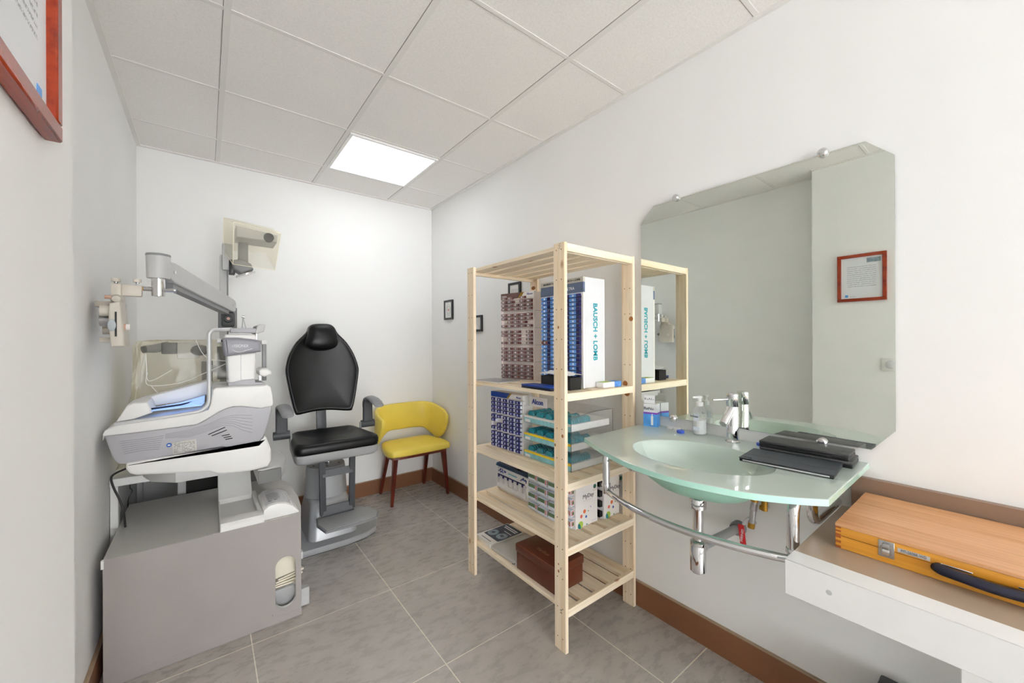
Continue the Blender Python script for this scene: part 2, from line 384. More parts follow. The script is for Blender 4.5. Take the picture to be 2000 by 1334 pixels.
wf = MB().frame((WX0, WZ0), (WX1, WZ1), .05, FYW-.07, FYW-.03, M['white'], 'y')
for x in (.13, 1.02): wf.box((x-.025, FYW-.068, WZ0+.045), (x+.025, FYW-.032, WZ1-.045), M['white'])
wn = struct('fill_window_1', wf)  # made-up window, added as the opening for fill light
struct('fill_window_glass', MB().box((WX0+.048, FYW-.055, WZ0+.048), (WX1-.048, FYW-.048, WZ1-.048), M['pane']), wn)
struct('wall_near_left', MB().box((-.1, JY0, 0), (JUT_X, JUT_Y, 2.6), WHITE))
struct('wall_side', MB().box((LXW-.1, FYW-.1, 0), (LXW, JUT_Y, 2.6), WHITE))
struct('wall_return', MB().box((LXW, JUT_Y-.1, 0), (-.1, JUT_Y, 2.6), WHITE))
BH, BT = .121, .014
def skirting(name, lo, hi):
    lo, hi = V(lo), V(hi); m = MB().box(lo, (hi.x, hi.y, BH-.004), M['base'])
    m.box((lo.x, lo.y, BH-.004), (hi.x, hi.y, BH), M['base_top']); struct(name, m)
skirting('baseboard_back', (0, 3.394-BT, 0), (2.025, 3.394, 0))
skirting('baseboard_right', (2.025-BT, -3.7, 0), (2.025, 3.394-BT, 0))
skirting('baseboard_left', (0, JUT_Y, 0), (BT, 3.394-BT, 0))
skirting('baseboard_near_left', (JUT_X, JY0, 0), (JUT_X+BT, JUT_Y, 0))
for n, lo, hi in (('trim_1', (0, 3.372, 2.5385), (2.025, 3.394, 2.5465)), ('trim_2', (2.003, -3.7, 2.5385), (2.025, 3.372, 2.5465)), ('trim_3', (0, JUT_Y, 2.5385), (.022, 3.372, 2.5465)), ('trim_4', (JUT_X, JY0, 2.5385), (JUT_X+.022, JUT_Y, 2.5465))):
    struct(n, MB().box(lo, hi, M['grid']))

def panel(y0, label):
    t = thing('ceiling_light', label, 'ceiling light', (1.3077, y0+.3, 2.53), group='square ceiling light panels')
    part('light_rim', MB().frame((1.0197, y0+.012), (1.5957, y0+.588), .018, 2.534, 2.546, M['lamp_frame'], 'z'), t)
    part('diffuser', MB().box((1.0377, y0+.03, 2.536), (1.5777, y0+.57, 2.5455), M['lamp']), t)
panel(2.4097, 'square glowing light panel in the ceiling in front of the back wall')

# framed certificate and light switch on the near wall
t = thing('framed_certificate', 'framed certificate in a glossy red wood frame on the near white wall', 'picture', (JUT_X, .6475, 1.565))
y0, y1, z0, z1 = .520, .775, 1.565, 1.885
fm = MB()
for a, b in (((y0, z0), (y1, z0+.021)), ((y0, z1-.021), (y1, z1)), ((y0, z0+.021), (y0+.021, z1-.021)), ((y1-.021, z0+.021), (y1, z1-.021))):
    fm.box((JUT_X+.001, a[0], a[1]), (.191, b[0], b[1]), M['frame_red'], .002, 1)
part('frame', fm, t)
pp = part('paper', MB().box((JUT_X+.001, y0+.02, z0+.02), (.181, y1-.02, z1-.02), M['letter']), t)
part('photo_strip', MB().box((.1812, y0+.03, z1-.062), (.1818, y0+.1, z1-.032), M['iris']), pp)
part('logo', MB().box((.1812, y1-.058, z0+.03), (.1818, y1-.041, z0+.047), M['sky']), pp)
sig = MB().tube(smooth([(.1815, y1-.1+.03*k/5+.006*math.sin(k*2), z0+.034+.005*math.sin(k*3.1)) for k in range(7)], 3), .0005, M['text_grey'], 4)
part('signature', sig, pp)
t = thing('light_switch', 'white square light switch on the near wall below the certificate', 'switch', (JUT_X, .505, 1.10))
part('switch_plate', MB().box((JUT_X, .463, 1.10), (JUT_X+.009, .547, 1.182), M['white'], .003), t)
part('rocker', MB().cyl((JUT_X+.008, .505, 1.141), (JUT_X+.012, .505, 1.141), .027, M['white_gloss']).box((JUT_X+.009, .489, 1.119), (JUT_X+.015, .521, 1.163), M['white_gloss'], .002), t)

# three small framed prints on the long wall
def print_frame(y0, y1, z0, z1, label, ink):
    t = thing('framed_print', label, 'picture', (2.025, (y0+y1)/2, z0), group='small black framed prints')
    part('frame', MB().frame((y0, z0), (y1, z1), .016, 2.009, 2.025, M['frame_black'], 'x'), t)
    p = part('print', MB().box((2.015, y0+.014, z0+.014), (2.022, y1-.014, z1-.014), M['paper']), t)
    c, h = (y0+y1)/2, (z0+z1)/2
    if ink == 'round':
        g = MB()
        for r in (.026, .038): g.tube([(2.0147, c+r*math.cos(a*PI/9), h+1.25*r*math.sin(a*PI/9)) for a in range(18)], .0012, M['text_grey'], 4, closed=True)
        g.lathe([(.001, 0), (.012, .0006)], (2.0142, c, h), M['lens_pink'], 16, 'x')
    else:
        g = MB()
        for k in range(6): g.tube(smooth([(2.0147, c-.04+.014*k, h-.045+.012*((k*5) % 4)), (2.0147, c-.034+.013*k, h), (2.0147, c-.03+.011*k, h+.03+.006*((k*3) % 3))], 3), .0012, M['text_grey'], 4)
    part('drawing', g, p)
print_frame(2.982, 3.128, 1.494, 1.664, 'small black framed print of a round motif beside the room corner', 'round')
print_frame(2.528, 2.67, 1.380, 1.506, 'small black framed line drawing half hidden behind the far shelf post', 'line')
print_frame(2.058, 2.188, 1.56, 1.706, 'small black framed line drawing above the maroon lens box dispenser', 'line')

# ================================================================== mirror
t = thing('mirror', 'large frameless wall mirror with cut corners above the glass basin', 'mirror', (2.02, .68, .952))
y0, y1, z0, z1, c = .231, 1.124, .952, 1.940, .068
o8 = [(y0, z0+c), (y0+c*.8, z0), (y1-c, z0), (y1, z0+c), (y1, z1-c), (y1-c, z1), (y0+c, z1), (y0, z1-c)]
part('pane', MB().prism(o8, 'x', 2.0125, 2.0165, M['mirror']), t)
part('backing', MB().prism(o8, 'x', 2.0166, 2.0195, M['mirror_edge']), t)
for y, z in ((.408, 1.944), (.941, 1.944), (.958, .950), (.413, .950)):
    part('clip', MB().lathe([(.008, 0), (.008, -.010), (.0155, -.0135), (.0155, -.022), (.011, -.027), (.003, -.028)], (2.025, y, z), M['chrome'], 20, 'x'), t)

# ================================================================== pine shelf unit
XF, XB, YN, YF, TOPZ = 1.513, 2.003, 1.153, 1.920, 1.716
t = thing('shelf_unit', 'tall natural pine slatted shelf unit standing against the white wall', 'shelf', ((XF+XB)/2, (YN+YF)/2, 0))
SHELF = t
for i, (x, y) in enumerate(((XF, YN), (XB-.018, YN), (XF, YF-.065), (XB-.018, YF-.065))):
    m = MB().box((x, y, 0), (x+.018, y+.065, TOPZ), M['pine_z'], .0015, 1)
    z = TOPZ-.03
    while z > .05:
        for q in (.017, .047): m.cyl((x-.0003, y+q, z), (x+.002, y+q, z), .0026, M['hole'], n=8)
        z -= .1255
    if i == 0:
        for zz, yy, rr in ((1.36, .036, .005), (.905, .014, .006), (.86, .058, .005), (.33, .04, .005), (.36, .04, .0035)): m.lathe([(.0005, -.0004), (rr, 0)], (x-.0001, y+yy, zz), M['knot'], 12, 'x', 1, 1.3)
        for k, (a, b) in enumerate(((1.712, 1.702), (1.700, 1.690), (.352, .342), (.176, .170), (.163, .160))):
            m.tube([(x-.0005, y+.02, a), (x-.0005, y+.028, (a+b)/2+.002), (x-.0005, y+.022, b), (x-.0005, y+.033, b+.001)], .0007, M['pencil'], 4)
    if i == 1:
        for zz, yy, rr in ((1.045, .035, .017), (1.09, .045, .014), (1.41, .01, .012)): m.lathe([(.0005, -.0004), (rr, 0)], (x-.0001, y+yy, zz), M['knot'], 14, 'x')
    if i == 3: m.lathe([(.0005, -.0004), (.02, 0)], (x-.0001, y+.035, 1.64), M['knot'], 14, 'x', 1, .6)
    part('post', m, t)
LV = (1.711, 1.081, .703, .434, .178)
for lv, z in enumerate(LV):
    for y in (YN, YF-.018):
        part('end_rail', MB().box((XF+.018, y, z-.032), (XB-.018, y+.018, z+.001), M['pine_x'], .001, 1), t)
        yb = y+.018 if y == YN else y-.016
        part('slat_batten', MB().box((XF+.02, yb, z-.034), (XB-.02, yb+.016, z-.018), M['pine_x']), t)
    for k in range(5):
        x = XF+.018+k*.0960
        part('slat', MB().box((x, YN+.018, z-.018), (x+.070, YF-.018, z-.001), M['pine_y'], .001, 1), t)

# ------------------------------------------------------------------ things on the shelf
def local(x, y, z, rz): return Matrix.Translation((x, y, z)) @ Matrix.Rotation(rz, 4, 'Z')
def box_proto(name, w, h, d, main, end, patch=None, frac=.22):
    m = MB().box((0, -w/2+w*frac, -h/2), (d, w/2, h/2), main).box((0, -w/2, -h/2), (d, -w/2+w*frac-.0004, h/2), end)
    if patch: m.box((-.0005, w*.05, -h*.28), (0, w*.22, h*.28), patch)
    return mesh_of(name, m, Matrix())
def place(name, me, mat, label, cat, group):
    o = bpy.data.objects.new(name, me); COL.objects.link(o)
    o.location = mat.translation; o.rotation_euler = (0, 0, mat.to_euler().z)
    MW[o] = mat; return tag(o, label, cat, group)
NEG_Y, POS_Z, POS_X, NEG_X = V((0, -1, 0)), V((0, 0, 1)), V((1, 0, 0)), V((-1, 0, 0))

# A: tall dispenser with maroon boxes
zb = LV[1]; L = local(1.732, 1.742, zb, .205); R3 = L.to_3x3()
t = thing('lens_dispenser', 'tall pale dispenser full of maroon lens boxes on the upper shelf', 'dispenser', L.translation, .205)
W, Hh = .241, .497
s = MB().box((.012, -W/2, 0), (.07, W/2, Hh), M['card_rose'])
for zz in (.105, .2, .296, .391): s.box((.0115, -W/2-.0004, zz), (.0705, W/2+.0004, zz+.0012), M['text_grey'])
part('cabinet_shell', s.xf(L), t)
part('front_lip', MB().frame((-W/2, 0), (W/2, Hh-.033), .006, .0, .013, M['card_rose'], 'x').xf(L), t)
part('header', MB().prism([(W/2, Hh-.032), (-.005, Hh-.032), (-.03, Hh), (W/2, Hh)], 'x', -.001, .0125, M['brownhead']).prism([(-.007, Hh-.032), (-.017, Hh-.032), (-.042, Hh), (-.032, Hh)], 'x', -.001, .0125, M['goldstripe']).prism([(-.022, Hh-.032), (-.026, Hh-.032), (-.051, Hh), (-.047, Hh)], 'x', -.001, .0125, M['goldstripe']).prism([(-.028, Hh-.032), (-W/2, Hh-.032), (-W/2, Hh), (-.053, Hh)], 'x', -.001, .0125, M['card']).xf(L), t)
lettering('brand_lettering', 'Alcon', .017, M['text_blue'], t, L @ V((-.0016, -.092, Hh-.013)), R3 @ NEG_Y, POS_Z)
lettering('product_lettering', 'Dailies', .014, M['text_white'], t, L @ V((-.0016, .093, Hh-.017)), R3 @ NEG_Y, POS_Z)
me = box_proto('maroon_lens_box', .0435, .0128, .03, M['lens_brown'], M['lens_wine'], M['lens_white'])
miss = {(0, 2), (0, 4), (1, 2), (6, 0), (6, 4), (8, 3), (9, 3), (10, 3), (10, 0), (11, 3)}
for r in range(20):
    for q in range(5):
        if (r, q) in miss: continue
        zz = 1.548-zb-r*.0210-(r//4)*.0122
        place('maroon_lens_box', me, L @ Matrix.Translation((-.008, .0915-q*.0458, zz)), 'maroon lens box, %s row down, %s column from the back wall, tall pale dispenser' % (ORD[r], ORD[q]), 'lens box', 'maroon lens boxes in the tall pale dispenser')

# B: tall white dispenser with blue boxes
x0, ya, yb_ = 1.72, 1.235, 1.525; L = local(x0, (ya+yb_)/2, zb, 0); W, Hh = .29, .521
t = thing('lens_dispenser', 'tall white dispenser with teal writing down its side and blue lens boxes', 'dispenser', L.translation)
part('cabinet_shell', MB().box((.012, -W/2, 0), (.155, W/2, Hh), M['white_gloss'], .002, 1).xf(L), t)
part('front_lip', MB().frame((-W/2, 0), (W/2, Hh-.072), .012, 0, .0125, M['card'], 'x').xf(L), t)
part('header', MB().box((-.001, -W/2, Hh-.024), (.0118, W/2, Hh), M['tan']).box((-.001, -W/2, Hh-.072), (.0118, W/2, Hh-.0242), M['slate']).xf(L), t)
def fit_text(o, axis, width):
    i = max(range(3), key=lambda k: abs(axis[k])); c = [v.co[i] for v in o.data.vertices]
    mid, w = (min(c)+max(c))/2, max(c)-min(c)
    for v in o.data.vertices: v.co[i] = mid+(v.co[i]-mid)*width/w
    return o
for yy in (-.075, .072): fit_text(lettering('brand_lettering', 'BAUSCH + LOMB', .014, M['text_black'], t, L @ V((-.0016, yy, Hh-.012)), NEG_Y, POS_Z), (0, 1, 0), .105)
lettering('product_lettering', 'ULTRA', .02, M['text_white'], t, L @ V((-.0016, -.06, Hh-.05)), NEG_Y, POS_Z)
fit_text(lettering('side_lettering', 'BAUSCH + LOMB', .040, M['text_teal'], t, (1.803, ya-.0006, 1.346), (0, 0, -1), POS_X, bold=.03), (0, 0, 1), .272)
me = box_proto('blue_lens_box', .064, .0155, .03, M['lens_blue'], M['lens_navy'], M['lens_white'], .34)
meb = box_proto('brown_lens_box', .064, .0155, .03, M['lens_wine'], M['lens_navy'], M['lens_white'], .3)
for r in range(20):
    for q in range(4):
        odd = (r, q) == (11, 0)
        place('brown_lens_box' if odd else 'blue_lens_box', meb if odd else me, L @ Matrix.Translation((-.011, .099-q*.066, Hh-.086-r*.0202)), 'single brown lens box among the blue ones in the tall white dispenser' if odd else 'blue lens box, %s row down, %s column from the back wall, tall white dispenser' % (ORD[r], ORD[q]), 'lens box', 'blue lens boxes in the tall white dispenser')

# C: dispenser with deep blue boxes
zc = LV[2]; L = local(1.65, 1.737, zc, .045); R3 = L.to_3x3(); W, Hh = .275, .312
t = thing('lens_dispenser', 'low white dispenser with a blue and gold header and deep blue lens boxes', 'dispenser', L.translation, .045)
part('cabinet_shell', MB().box((.012, -W/2, 0), (.07, W/2, Hh), M['card']).xf(L), t)
part('front_lip', MB().frame((-W/2, 0), (W/2, Hh-.03), .006, 0, .0125, M['card'], 'x').xf(L), t)
part('header', MB().prism([(W/2, Hh-.028), (.0, Hh-.028), (-.028, Hh), (W/2, Hh)], 'x', -.001, .0118, M['blue']).prism([(-.002, Hh-.028), (-.015, Hh-.028), (-.043, Hh), (-.03, Hh)], 'x', -.001, .0118, M['goldstripe']).prism([(-.017, Hh-.028), (-W/2, Hh-.028), (-W/2, Hh), (-.045, Hh)], 'x', -.001, .0118, M['card']).xf(L), t)
lettering('brand_lettering', 'Alcon', .016, M['text_blue'], t, L @ V((-.0016, -.103, Hh-.015)), R3 @ NEG_Y, POS_Z)
me = box_proto('deep_blue_lens_box', .044, .0155, .03, M['lens_deep'], M['lens_white'], M['lens_white'], .14)
for r in range(12):
    for q in range(5):
        if (r, q) in ((5, 1), (6, 0)): continue
        place('deep_blue_lens_box', me, L @ Matrix.Translation((-.007, .106-q*.053, .974-zc-r*.0222-(r//4)*.0075)), 'deep blue lens box, %s row down, %s column from the back wall, low dispenser' % (ORD[r], ORD[q]), 'lens box', 'deep blue lens boxes in the low dispenser')

# D: clear acrylic holder with teal blister packs
x0, x1, ya, yb_ = 1.648, 1.945, 1.246, 1.584
t = thing('acrylic_lens_holder', 'clear acrylic holder with three stacked trays of teal lens packs', 'lens holder', ((x0+x1)/2, (ya+yb_)/2, zc))
part('side_panel', MB().box((x0, ya, zc), (x1, ya+.003, zc+.262), M['acrylic']), t)
part('side_panel', MB().box((x0, yb_-.003, zc), (x1, yb_, zc+.262), M['acrylic']), t)
part('rear_panel', MB().box((x1-.003, ya+.003, zc), (x1, yb_-.003, zc+.262), M['acrylic']), t)
for k in (1, 2): part('divider_sheet', MB().box((x0+.004, ya+.003, zc+.09*k-.004), (x1-.003, yb_-.003, zc+.09*k-.001), M['acrylic']), t)
part('panel_edge', MB().tube([(x0, ya, zc+.001), (x0, ya, zc+.245), (x0+.04, ya, zc+.25), (x0+.16, ya, zc+.262), (x1, ya, zc+.262), (x1, ya, zc+.01)], .0011, M['text_black'], 5), t)
sg = part('sign_panel', MB().box((x0+.03, 1.44, zc+.2625), (x0+.033, yb_-.01, zc+.312), M['card'], .001, 1), t)
lettering('brand_lettering', 'Alcon', .036, M['text_blue'], t, (x0+.0285, 1.507, zc+.286), NEG_Y, POS_Z, bold=.02)
for k in range(3):
    z = zc+.09*k
    tr = part('tray', MB().box((x0+.006, ya+.005, z+.003), (x1-.02, yb_-.005, z+.034), M['white']), t)
    lp = MB().box((x0+.001, ya+.004, z+.003), (x0+.0055, yb_-.004, z+.026), M['teal_light'])
    lp.box((x0+.001, ya+.004, z+.0262), (x0+.0055, yb_-.004, z+.036), M['yellow_strip'] if k < 2 else M['card'])
    part('front_label', lp, tr)
    part('price_tag', MB().box((x0, yb_-.05, z+.004), (x0+.0008, yb_-.012, z+.018), M['paper']), tr)
pk = MB().prism([(-.023, 0), (.023, 0), (.023, .012), (.017, .021), (.006, .0255), (-.006, .0255), (-.017, .021), (-.023, .012)], 'x', 0, .0125, M['teal'], .0025, 1)
me = mesh_of('teal_lens_pack', pk, Matrix())
TN = ('bottom', 'middle', 'top')
for k in range(3):
    for q in range(5):
        for r in range(9):
            place('teal_lens_pack', me, Matrix.Translation((x0+.016+r*.0155, yb_-.038-q*.0655, zc+.09*k+.0345)), 'teal lens pack, %s tray, %s channel from the back wall, %s from the front' % (TN[k], ORD[q], ORD[r]), 'lens pack', 'teal lens packs in the acrylic holder')

# E: white fitting-set box with midnight blue lid
ze = LV[3]
t = thing('sample_lens_box', 'white sample box with a midnight blue lid and hanging lens samples', 'sample box', (1.77, 1.735, ze))
prof = [(1.705, ze), (1.69, ze+.02), (1.684, ze+.07), (1.695, ze+.125), (1.72, ze+.146), (1.84, ze+.146), (1.84, ze)]
part('body', MB().prism(prof, 'y', 1.578, 1.895, M['white'], .012, 3), t)
part('front_window', MB().prism([(1.6835, ze+.025), (1.6815, ze+.07), (1.684, ze+.092), (1.687, ze+.092), (1.686, ze+.025)], 'y', 1.61, 1.87, M['white_gloss']), t)
part('lid', MB().prism([(1.693, ze+.137), (1.70, ze+.151), (1.86, ze+.172), (1.86, ze+.16)], 'y', 1.574, 1.90, M['midnight'], .002, 1), t)
part('clasp', MB().box((1.70, 1.70, ze+.153), (1.735, 1.712, ze+.159), M['black']).box((1.715, 1.70, ze+.153), (1.722, 1.75, ze+.159), M['black']), t)
part('hanging_rail', MB().box((1.678, 1.62, ze+.096), (1.684, 1.86, ze+.100), M['lens_navy']), t)
for k in range(6):
    y = 1.635+k*.043
    cl = part('sample_hook', MB().box((1.675, y-.004, ze+.084), (1.683, y+.004, ze+.10), M['lens_navy'], .001, 1), t)
    part('sample_strip', MB().box((1.678, y-.007, ze+.052), (1.681, y+.007, ze+.084), M['pipe_silver'], .0012, 1), cl)
sp = MB()
for k in range(34):
    y = random.choice((random.uniform(1.80, 1.885), random.uniform(1.585, 1.67))); z = random.uniform(.108, .126); r = random.uniform(.0012, .0042)
    x = 1.684+.011*(z-.07)/.055-.0016
    sp.box((x-.0004, y-r, ze+z-r), (x+.003, y+r, ze+z+r), M[random.choice(('lens_navy', 'text_blue', 'lens_deep'))])
part('print_specks', sp, t)
part('caption_print', MB().box((1.6888, 1.70, ze+.113), (1.694, 1.775, ze+.119), M['teal_light']).box((1.6802, 1.69, ze+.045), (1.684, 1.765, ze+.05), M['pipe_silver']), t)

# F: two white boxes with coloured dots
def dots_box(xa, xb, ya, yb_, label, px0, first):
    t = thing('lens_display_box', label, 'display box', ((xa+xb)/2, (ya+yb_)/2, ze))
    part('cabinet_shell', MB().box((xa+.012, ya, ze), (xb, yb_, ze+.205), M['card'], .002, 1), t)
    fr = MB()
    for k in range(5): fr.prism([(xa+.012, ya), (xa, ya+.02), (xa-.012, (ya+yb_)/2), (xa, yb_-.02), (xa+.012, yb_)], 'z', ze+.001+k*.049, ze+.012+k*.049-(.004 if k else 0), M['white_gloss'])
    part('rack_ledge', fr, t)
    pr = MB()
    def dot(u, v, r, m): pr.lathe([(.0003, -.0006), (r, 0)], (xa+u, ya-.0001, ze+v), M[m], 18, 'y')
    dot(.045, .014, .017, 'lime'); dot(.041, .012, .0155, 'tealdot'); dot(.05, .052, .0085, 'coral'); dot(.072, .07, .0095, 'orange'); dot(.083, .043, .0065, 'blueprint'); dot(.098, .066, .003, 'greendot'); dot(.115, .082, .0028, 'blueprint'); dot(.145, .172, .0105, 'greendot'); dot(.088, .006, .004, 'tealdot')
    pr.box((xa+.06, ya-.0005, ze+.118), (xa+.125, ya, ze+.1195), M['pipe_silver']).box((xa+.13, ya-.0005, ze+.154), (xa+.158, ya, ze+.1552), M['lens_pink']).box((xa+.12, ya-.0005, ze+.014), (xa+.16, ya, ze+.0152), M['pipe_silver'])
    part('dot_print', pr, t)
    fit_text(lettering('product_lettering', 'MyDay', .027, M['text_grey'], t, (xa+.098, ya-.0006, ze+.138), POS_X, POS_Z), (1, 0, 0), .076)
    return t
dots_box(1.665, 1.83, 1.247, 1.572, 'white lens display box with coloured dots near the front of the shelf', 0, 1)
dots_box(1.852, 1.985, 1.236, 1.55, 'white lens display box with coloured dots, behind its twin by the wall', 0, 0)
gm = MB().box((0, -.033, -.015), (.05, .033, .015), M['lens_white']).box((-.0006, -.02, -.004), (0, .031, .0135), M['lens_green']).box((-.0006, -.0325, -.008), (0, -.022, .0135), M['lens_pink']).box((.004, -.0336, -.010), (.046, -.033, .012), M['lens_pink']).box((.010, -.0340, -.006), (.040, -.0336, .006), M['lens_green'])
me = mesh_of('green_lens_box', gm, Matrix())
mr = box_proto('wine_lens_box', .066, .026, .05, M['lens_wine'], M['black'], M['lens_white'], .3)
for r in range(4):
    for q in range(4):
        place('green_lens_box', me, Matrix.Translation((1.656-(.006 if q in (1, 2) else 0), 1.526-q*.078, ze+.025+r*.049)), 'green and pink lens box, %s shelf up, %s from the back wall, front display box' % (ORD[r], ORD[q]), 'lens box', 'green lens boxes in the front display box')
    place('wine_lens_box', mr, Matrix.Translation((1.843, 1.278, ze+.025+r*.049)), 'wine red lens box at the edge of the rear display box, %s shelf up' % ORD[r], 'lens box', 'wine red lens boxes in the rear display box')

# bottom shelf: brown box, folder, magazine
z4 = LV[4]
t = thing('keepsake_box', 'glossy dark brown box with faded gold script on the bottom shelf', 'box', (1.64, 1.39, z4))
part('box_body', MB().box((1.552, 1.252, z4), (1.73, 1.528, z4+.085), M['brownbox'], .004), t)
lid = part('box_lid', MB().box((1.548, 1.248, z4+.0855), (1.734, 1.532, z4+.125), M['brownbox'], .005), t)
part('worn_edge', MB().tube([(1.5492, 1.526, z4+.1235), (1.5492, 1.254, z4+.1235)], .0014, M['brown_edge'], 6), lid)
lettering('gold_script', 'Varilux', .03, M['gold'], t, (1.60, 1.385, z4+.1253), (0, -1, 0), (1, 0, 0))
t = thing('document_folder', 'clear plastic folder of papers lying beside the brown box', 'folder', (1.66, 1.645, z4))
part('papers', MB().box((1.565, 1.545, z4), (1.775, 1.738, z4+.012), M['paper'], .002, 1, rz=.03), t)
part('sleeve', MB().box((1.552, 1.538, z4+.0005), (1.79, 1.745, z4+.022), M['folder'], .006, 2, rz=.03), t)
part('spine', MB().tube(bend([(1.553, 1.565, z4+.004), (1.551, 1.545, z4+.010), (1.56, 1.54, z4+.021), (1.70, 1.545, z4+.023)], .004), .0016, M['black'], 6), t)
t = thing('magazine', 'magazine with two irises on its dark cover at the shelf end', 'magazine', (1.67, 1.82, z4))
part('pages', MB().box((1.555, 1.752, z4), (1.775, 1.897, z4+.022), M['bookpaper'], .001, 1, rz=-.02), t)
cv = part('cover', MB().box((1.554, 1.751, z4+.0222), (1.776, 1.898, z4+.0236), M['paper'], rz=-.02), t)
dk = MB().prism([(1.60, 1.756), (1.625, 1.752), (1.772, 1.752), (1.773, 1.893), (1.60, 1.889)], 'z', z4+.0237, z4+.0242, M['cover_dark'])
part('dark_field', dk, cv)
for x, y in ((1.645, 1.858), (1.655, 1.79)):
    part('iris_print', MB().lathe([(.001, .0006), (.03, .0004), (.031, 0)], (x, y, z4+.0242), M['iris'], 24, 'z', 1.1, 1).lathe([(.001, .0012), (.011, .0008)], (x, y, z4+.0244), M['cover_dark'], 16), cv)
part('title_lines', MB().box((1.73, 1.765, z4+.0242), (1.737, 1.87, z4+.0246), M['text_white']).box((1.745, 1.765, z4+.0242), (1.752, 1.88, z4+.0246), M['text_white']).box((1.70, 1.765, z4+.0242), (1.704, 1.83, z4+.0246), M['text_white']).box((1.57, 1.78, z4+.0237), (1.575, 1.87, z4+.0241), M['text_grey']), cv)

# upper shelf odds and ends
z1 = LV[1]
t = thing('leaflet', 'thin grey leaflet lying flat in front of the maroon lens boxes', 'leaflet', (1.63, 1.78, z1))
part('sheets', MB().box((1.545, 1.68, z1), (1.70, 1.888, z1+.004), M['bookpaper'], rz=.12), t)
part('cover', MB().box((1.545, 1.68, z1+.0042), (1.70, 1.888, z1+.0055), M['grey_metal'], rz=.12), t)
t = thing('card_case', 'flat royal blue case lying at the front of the upper shelf', 'case', (1.57, 1.36, z1))
part('case_body', MB().box((1.534, 1.262, z1), (1.612, 1.462, z1+.010), M['navy'], .002), t)
part('case_lid', MB().box((1.533, 1.261, z1+.0105), (1.613, 1.463, z1+.017), M['blue'], .002), t)
t = thing('tissue_box', 'black tissue box with white tissues spilling out of the top', 'tissue box', (1.655, 1.325, z1))
part('carton', MB().box((1.622, 1.226, z1), (1.694, 1.42, z1+.056), M['black_matt'], .001, 1), t)
ti = []
for a in range(9):
    row = []
    for b in range(13):
        h = .006+.04*abs(math.sin(a*1.7+b*1.1))*(1-abs(a-4)/5)*(1-abs(b-6)/9)
        row.append(V((1.612+.0105*a+.004*math.sin(b*2.3), 1.215+.0175*b+.004*math.sin(a*1.9), z1+.058+h)))
    ti.append(row)
part('tissues', MB().grid(ti, M['soft']), t, solid=.002, subd=1)
t = thing('drops_carton', 'small green, white and blue carton on the shelf beside the wall post', 'carton', (1.87, 1.205, z1))
part('carton_body', MB().box((1.80, 1.185, z1), (1.885, 1.228, z1+.026), M['white'], .001, 1), t)
part('blue_end', MB().box((1.8852, 1.184, z1), (1.935, 1.229, z1+.0265), M['lens_blue'], .001, 1), t)
part('green_print', MB().box((1.81, 1.186, z1+.0262), (1.87, 1.226, z1+.0266), M['lime']), t)
# ================================================================== glass wash basin
def ray_poly(c, ang, poly):
    d = V((math.cos(ang), math.sin(ang))); best = None
    for i in range(len(poly)):
        a, b = V(poly[i])-c, V(poly[(i+1) % len(poly)])-c; e = b-a
        den = d.x*e.y-d.y*e.x
        if abs(den) < 1e-9: continue
        t = (a.x*e.y-a.y*e.x)/den; u = (a.x*d.y-a.y*d.x)/den
        if t > 0 and -1e-6 <= u <= 1+1e-6 and (best is None or t < best): best = t
    return c+d*best
SZ = .906
t = thing('wash_basin', 'pale green frosted glass wash basin on chrome brackets under the mirror', 'basin', (1.7, .69, .70))
front = smooth([(1.563, 1.092, 0), (1.472, .915, 0), (1.420, .77, 0), (1.408, .60, 0), (1.447, .444, 0), (1.505, .349, 0), (1.559, .288, 0)], 5)
poly = [(p.x, p.y) for p in front]+[(2.022, .293), (2.022, 1.105)]
C2 = V((1.685, .683)); RX, RY = .175, .232
angs = sorted({round(2*PI*k/80-PI, 5) for k in range(80)} | {round(math.atan2(p[1]-C2.y, p[0]-C2.x), 5) for p in (poly[0], poly[-3], poly[-2], poly[-1])})
def ell(s, z, dx=0):
    out = []
    for a in angs:
        k = 1/math.sqrt((math.cos(a)/RX)**2+(math.sin(a)/RY)**2)*s; out.append(V((C2.x+dx+k*math.cos(a), C2.y+k*math.sin(a), z)))
    return out
ot = [ray_poly(C2, a, poly) for a in angs]
O = lambda z, s=0: [V((p.x, p.y, z)) if s == 0 else V((p.x+(C2.x-p.x)*s, p.y+(C2.y-p.y)*s, z)) for p in ot]
part('glass_slab', MB().loft([O(SZ-.0015, 0), O(SZ, .006), ell(1.03, SZ), ell(1.0, SZ-.001), ell(1, SZ-.019), O(SZ-.019, .006), O(SZ-.0175)], M['glass'], cap=False).loft([O(SZ-.0175), O(SZ-.0015)], M['glass_edge'], cap=False), t, ang=30)
inner = [(1.0, -.002, 0), (.985, -.006, 0), (.955, -.024, 0), (.90, -.05, .002), (.80, -.08, .006), (.64, -.106, .01), (.42, -.122, .014), (.2, -.129, .016), (.09, -.131, .016)]
outer = [(.09, -.141, .016), (.2, -.139, .016), (.42, -.132, .014), (.65, -.116, .01), (.82, -.089, .006), (.93, -.055, .002), (.985, -.026, 0), (.995, -.0195, 0)]
part('bowl', MB().loft([ell(s, SZ+z, dx) for s, z, dx in inner], M['bowl'], cap=False).loft([ell(s, SZ+z, dx) for s, z, dx in outer], M['bowl_out'], cap=False), t, ang=60)
part('drain_ring', MB().lathe([(.004, .004), (.018, .004), (.023, .001), (.023, -.006)], (C2.x+.016, C2.y, SZ-.128), M['chrome'], 24), t)
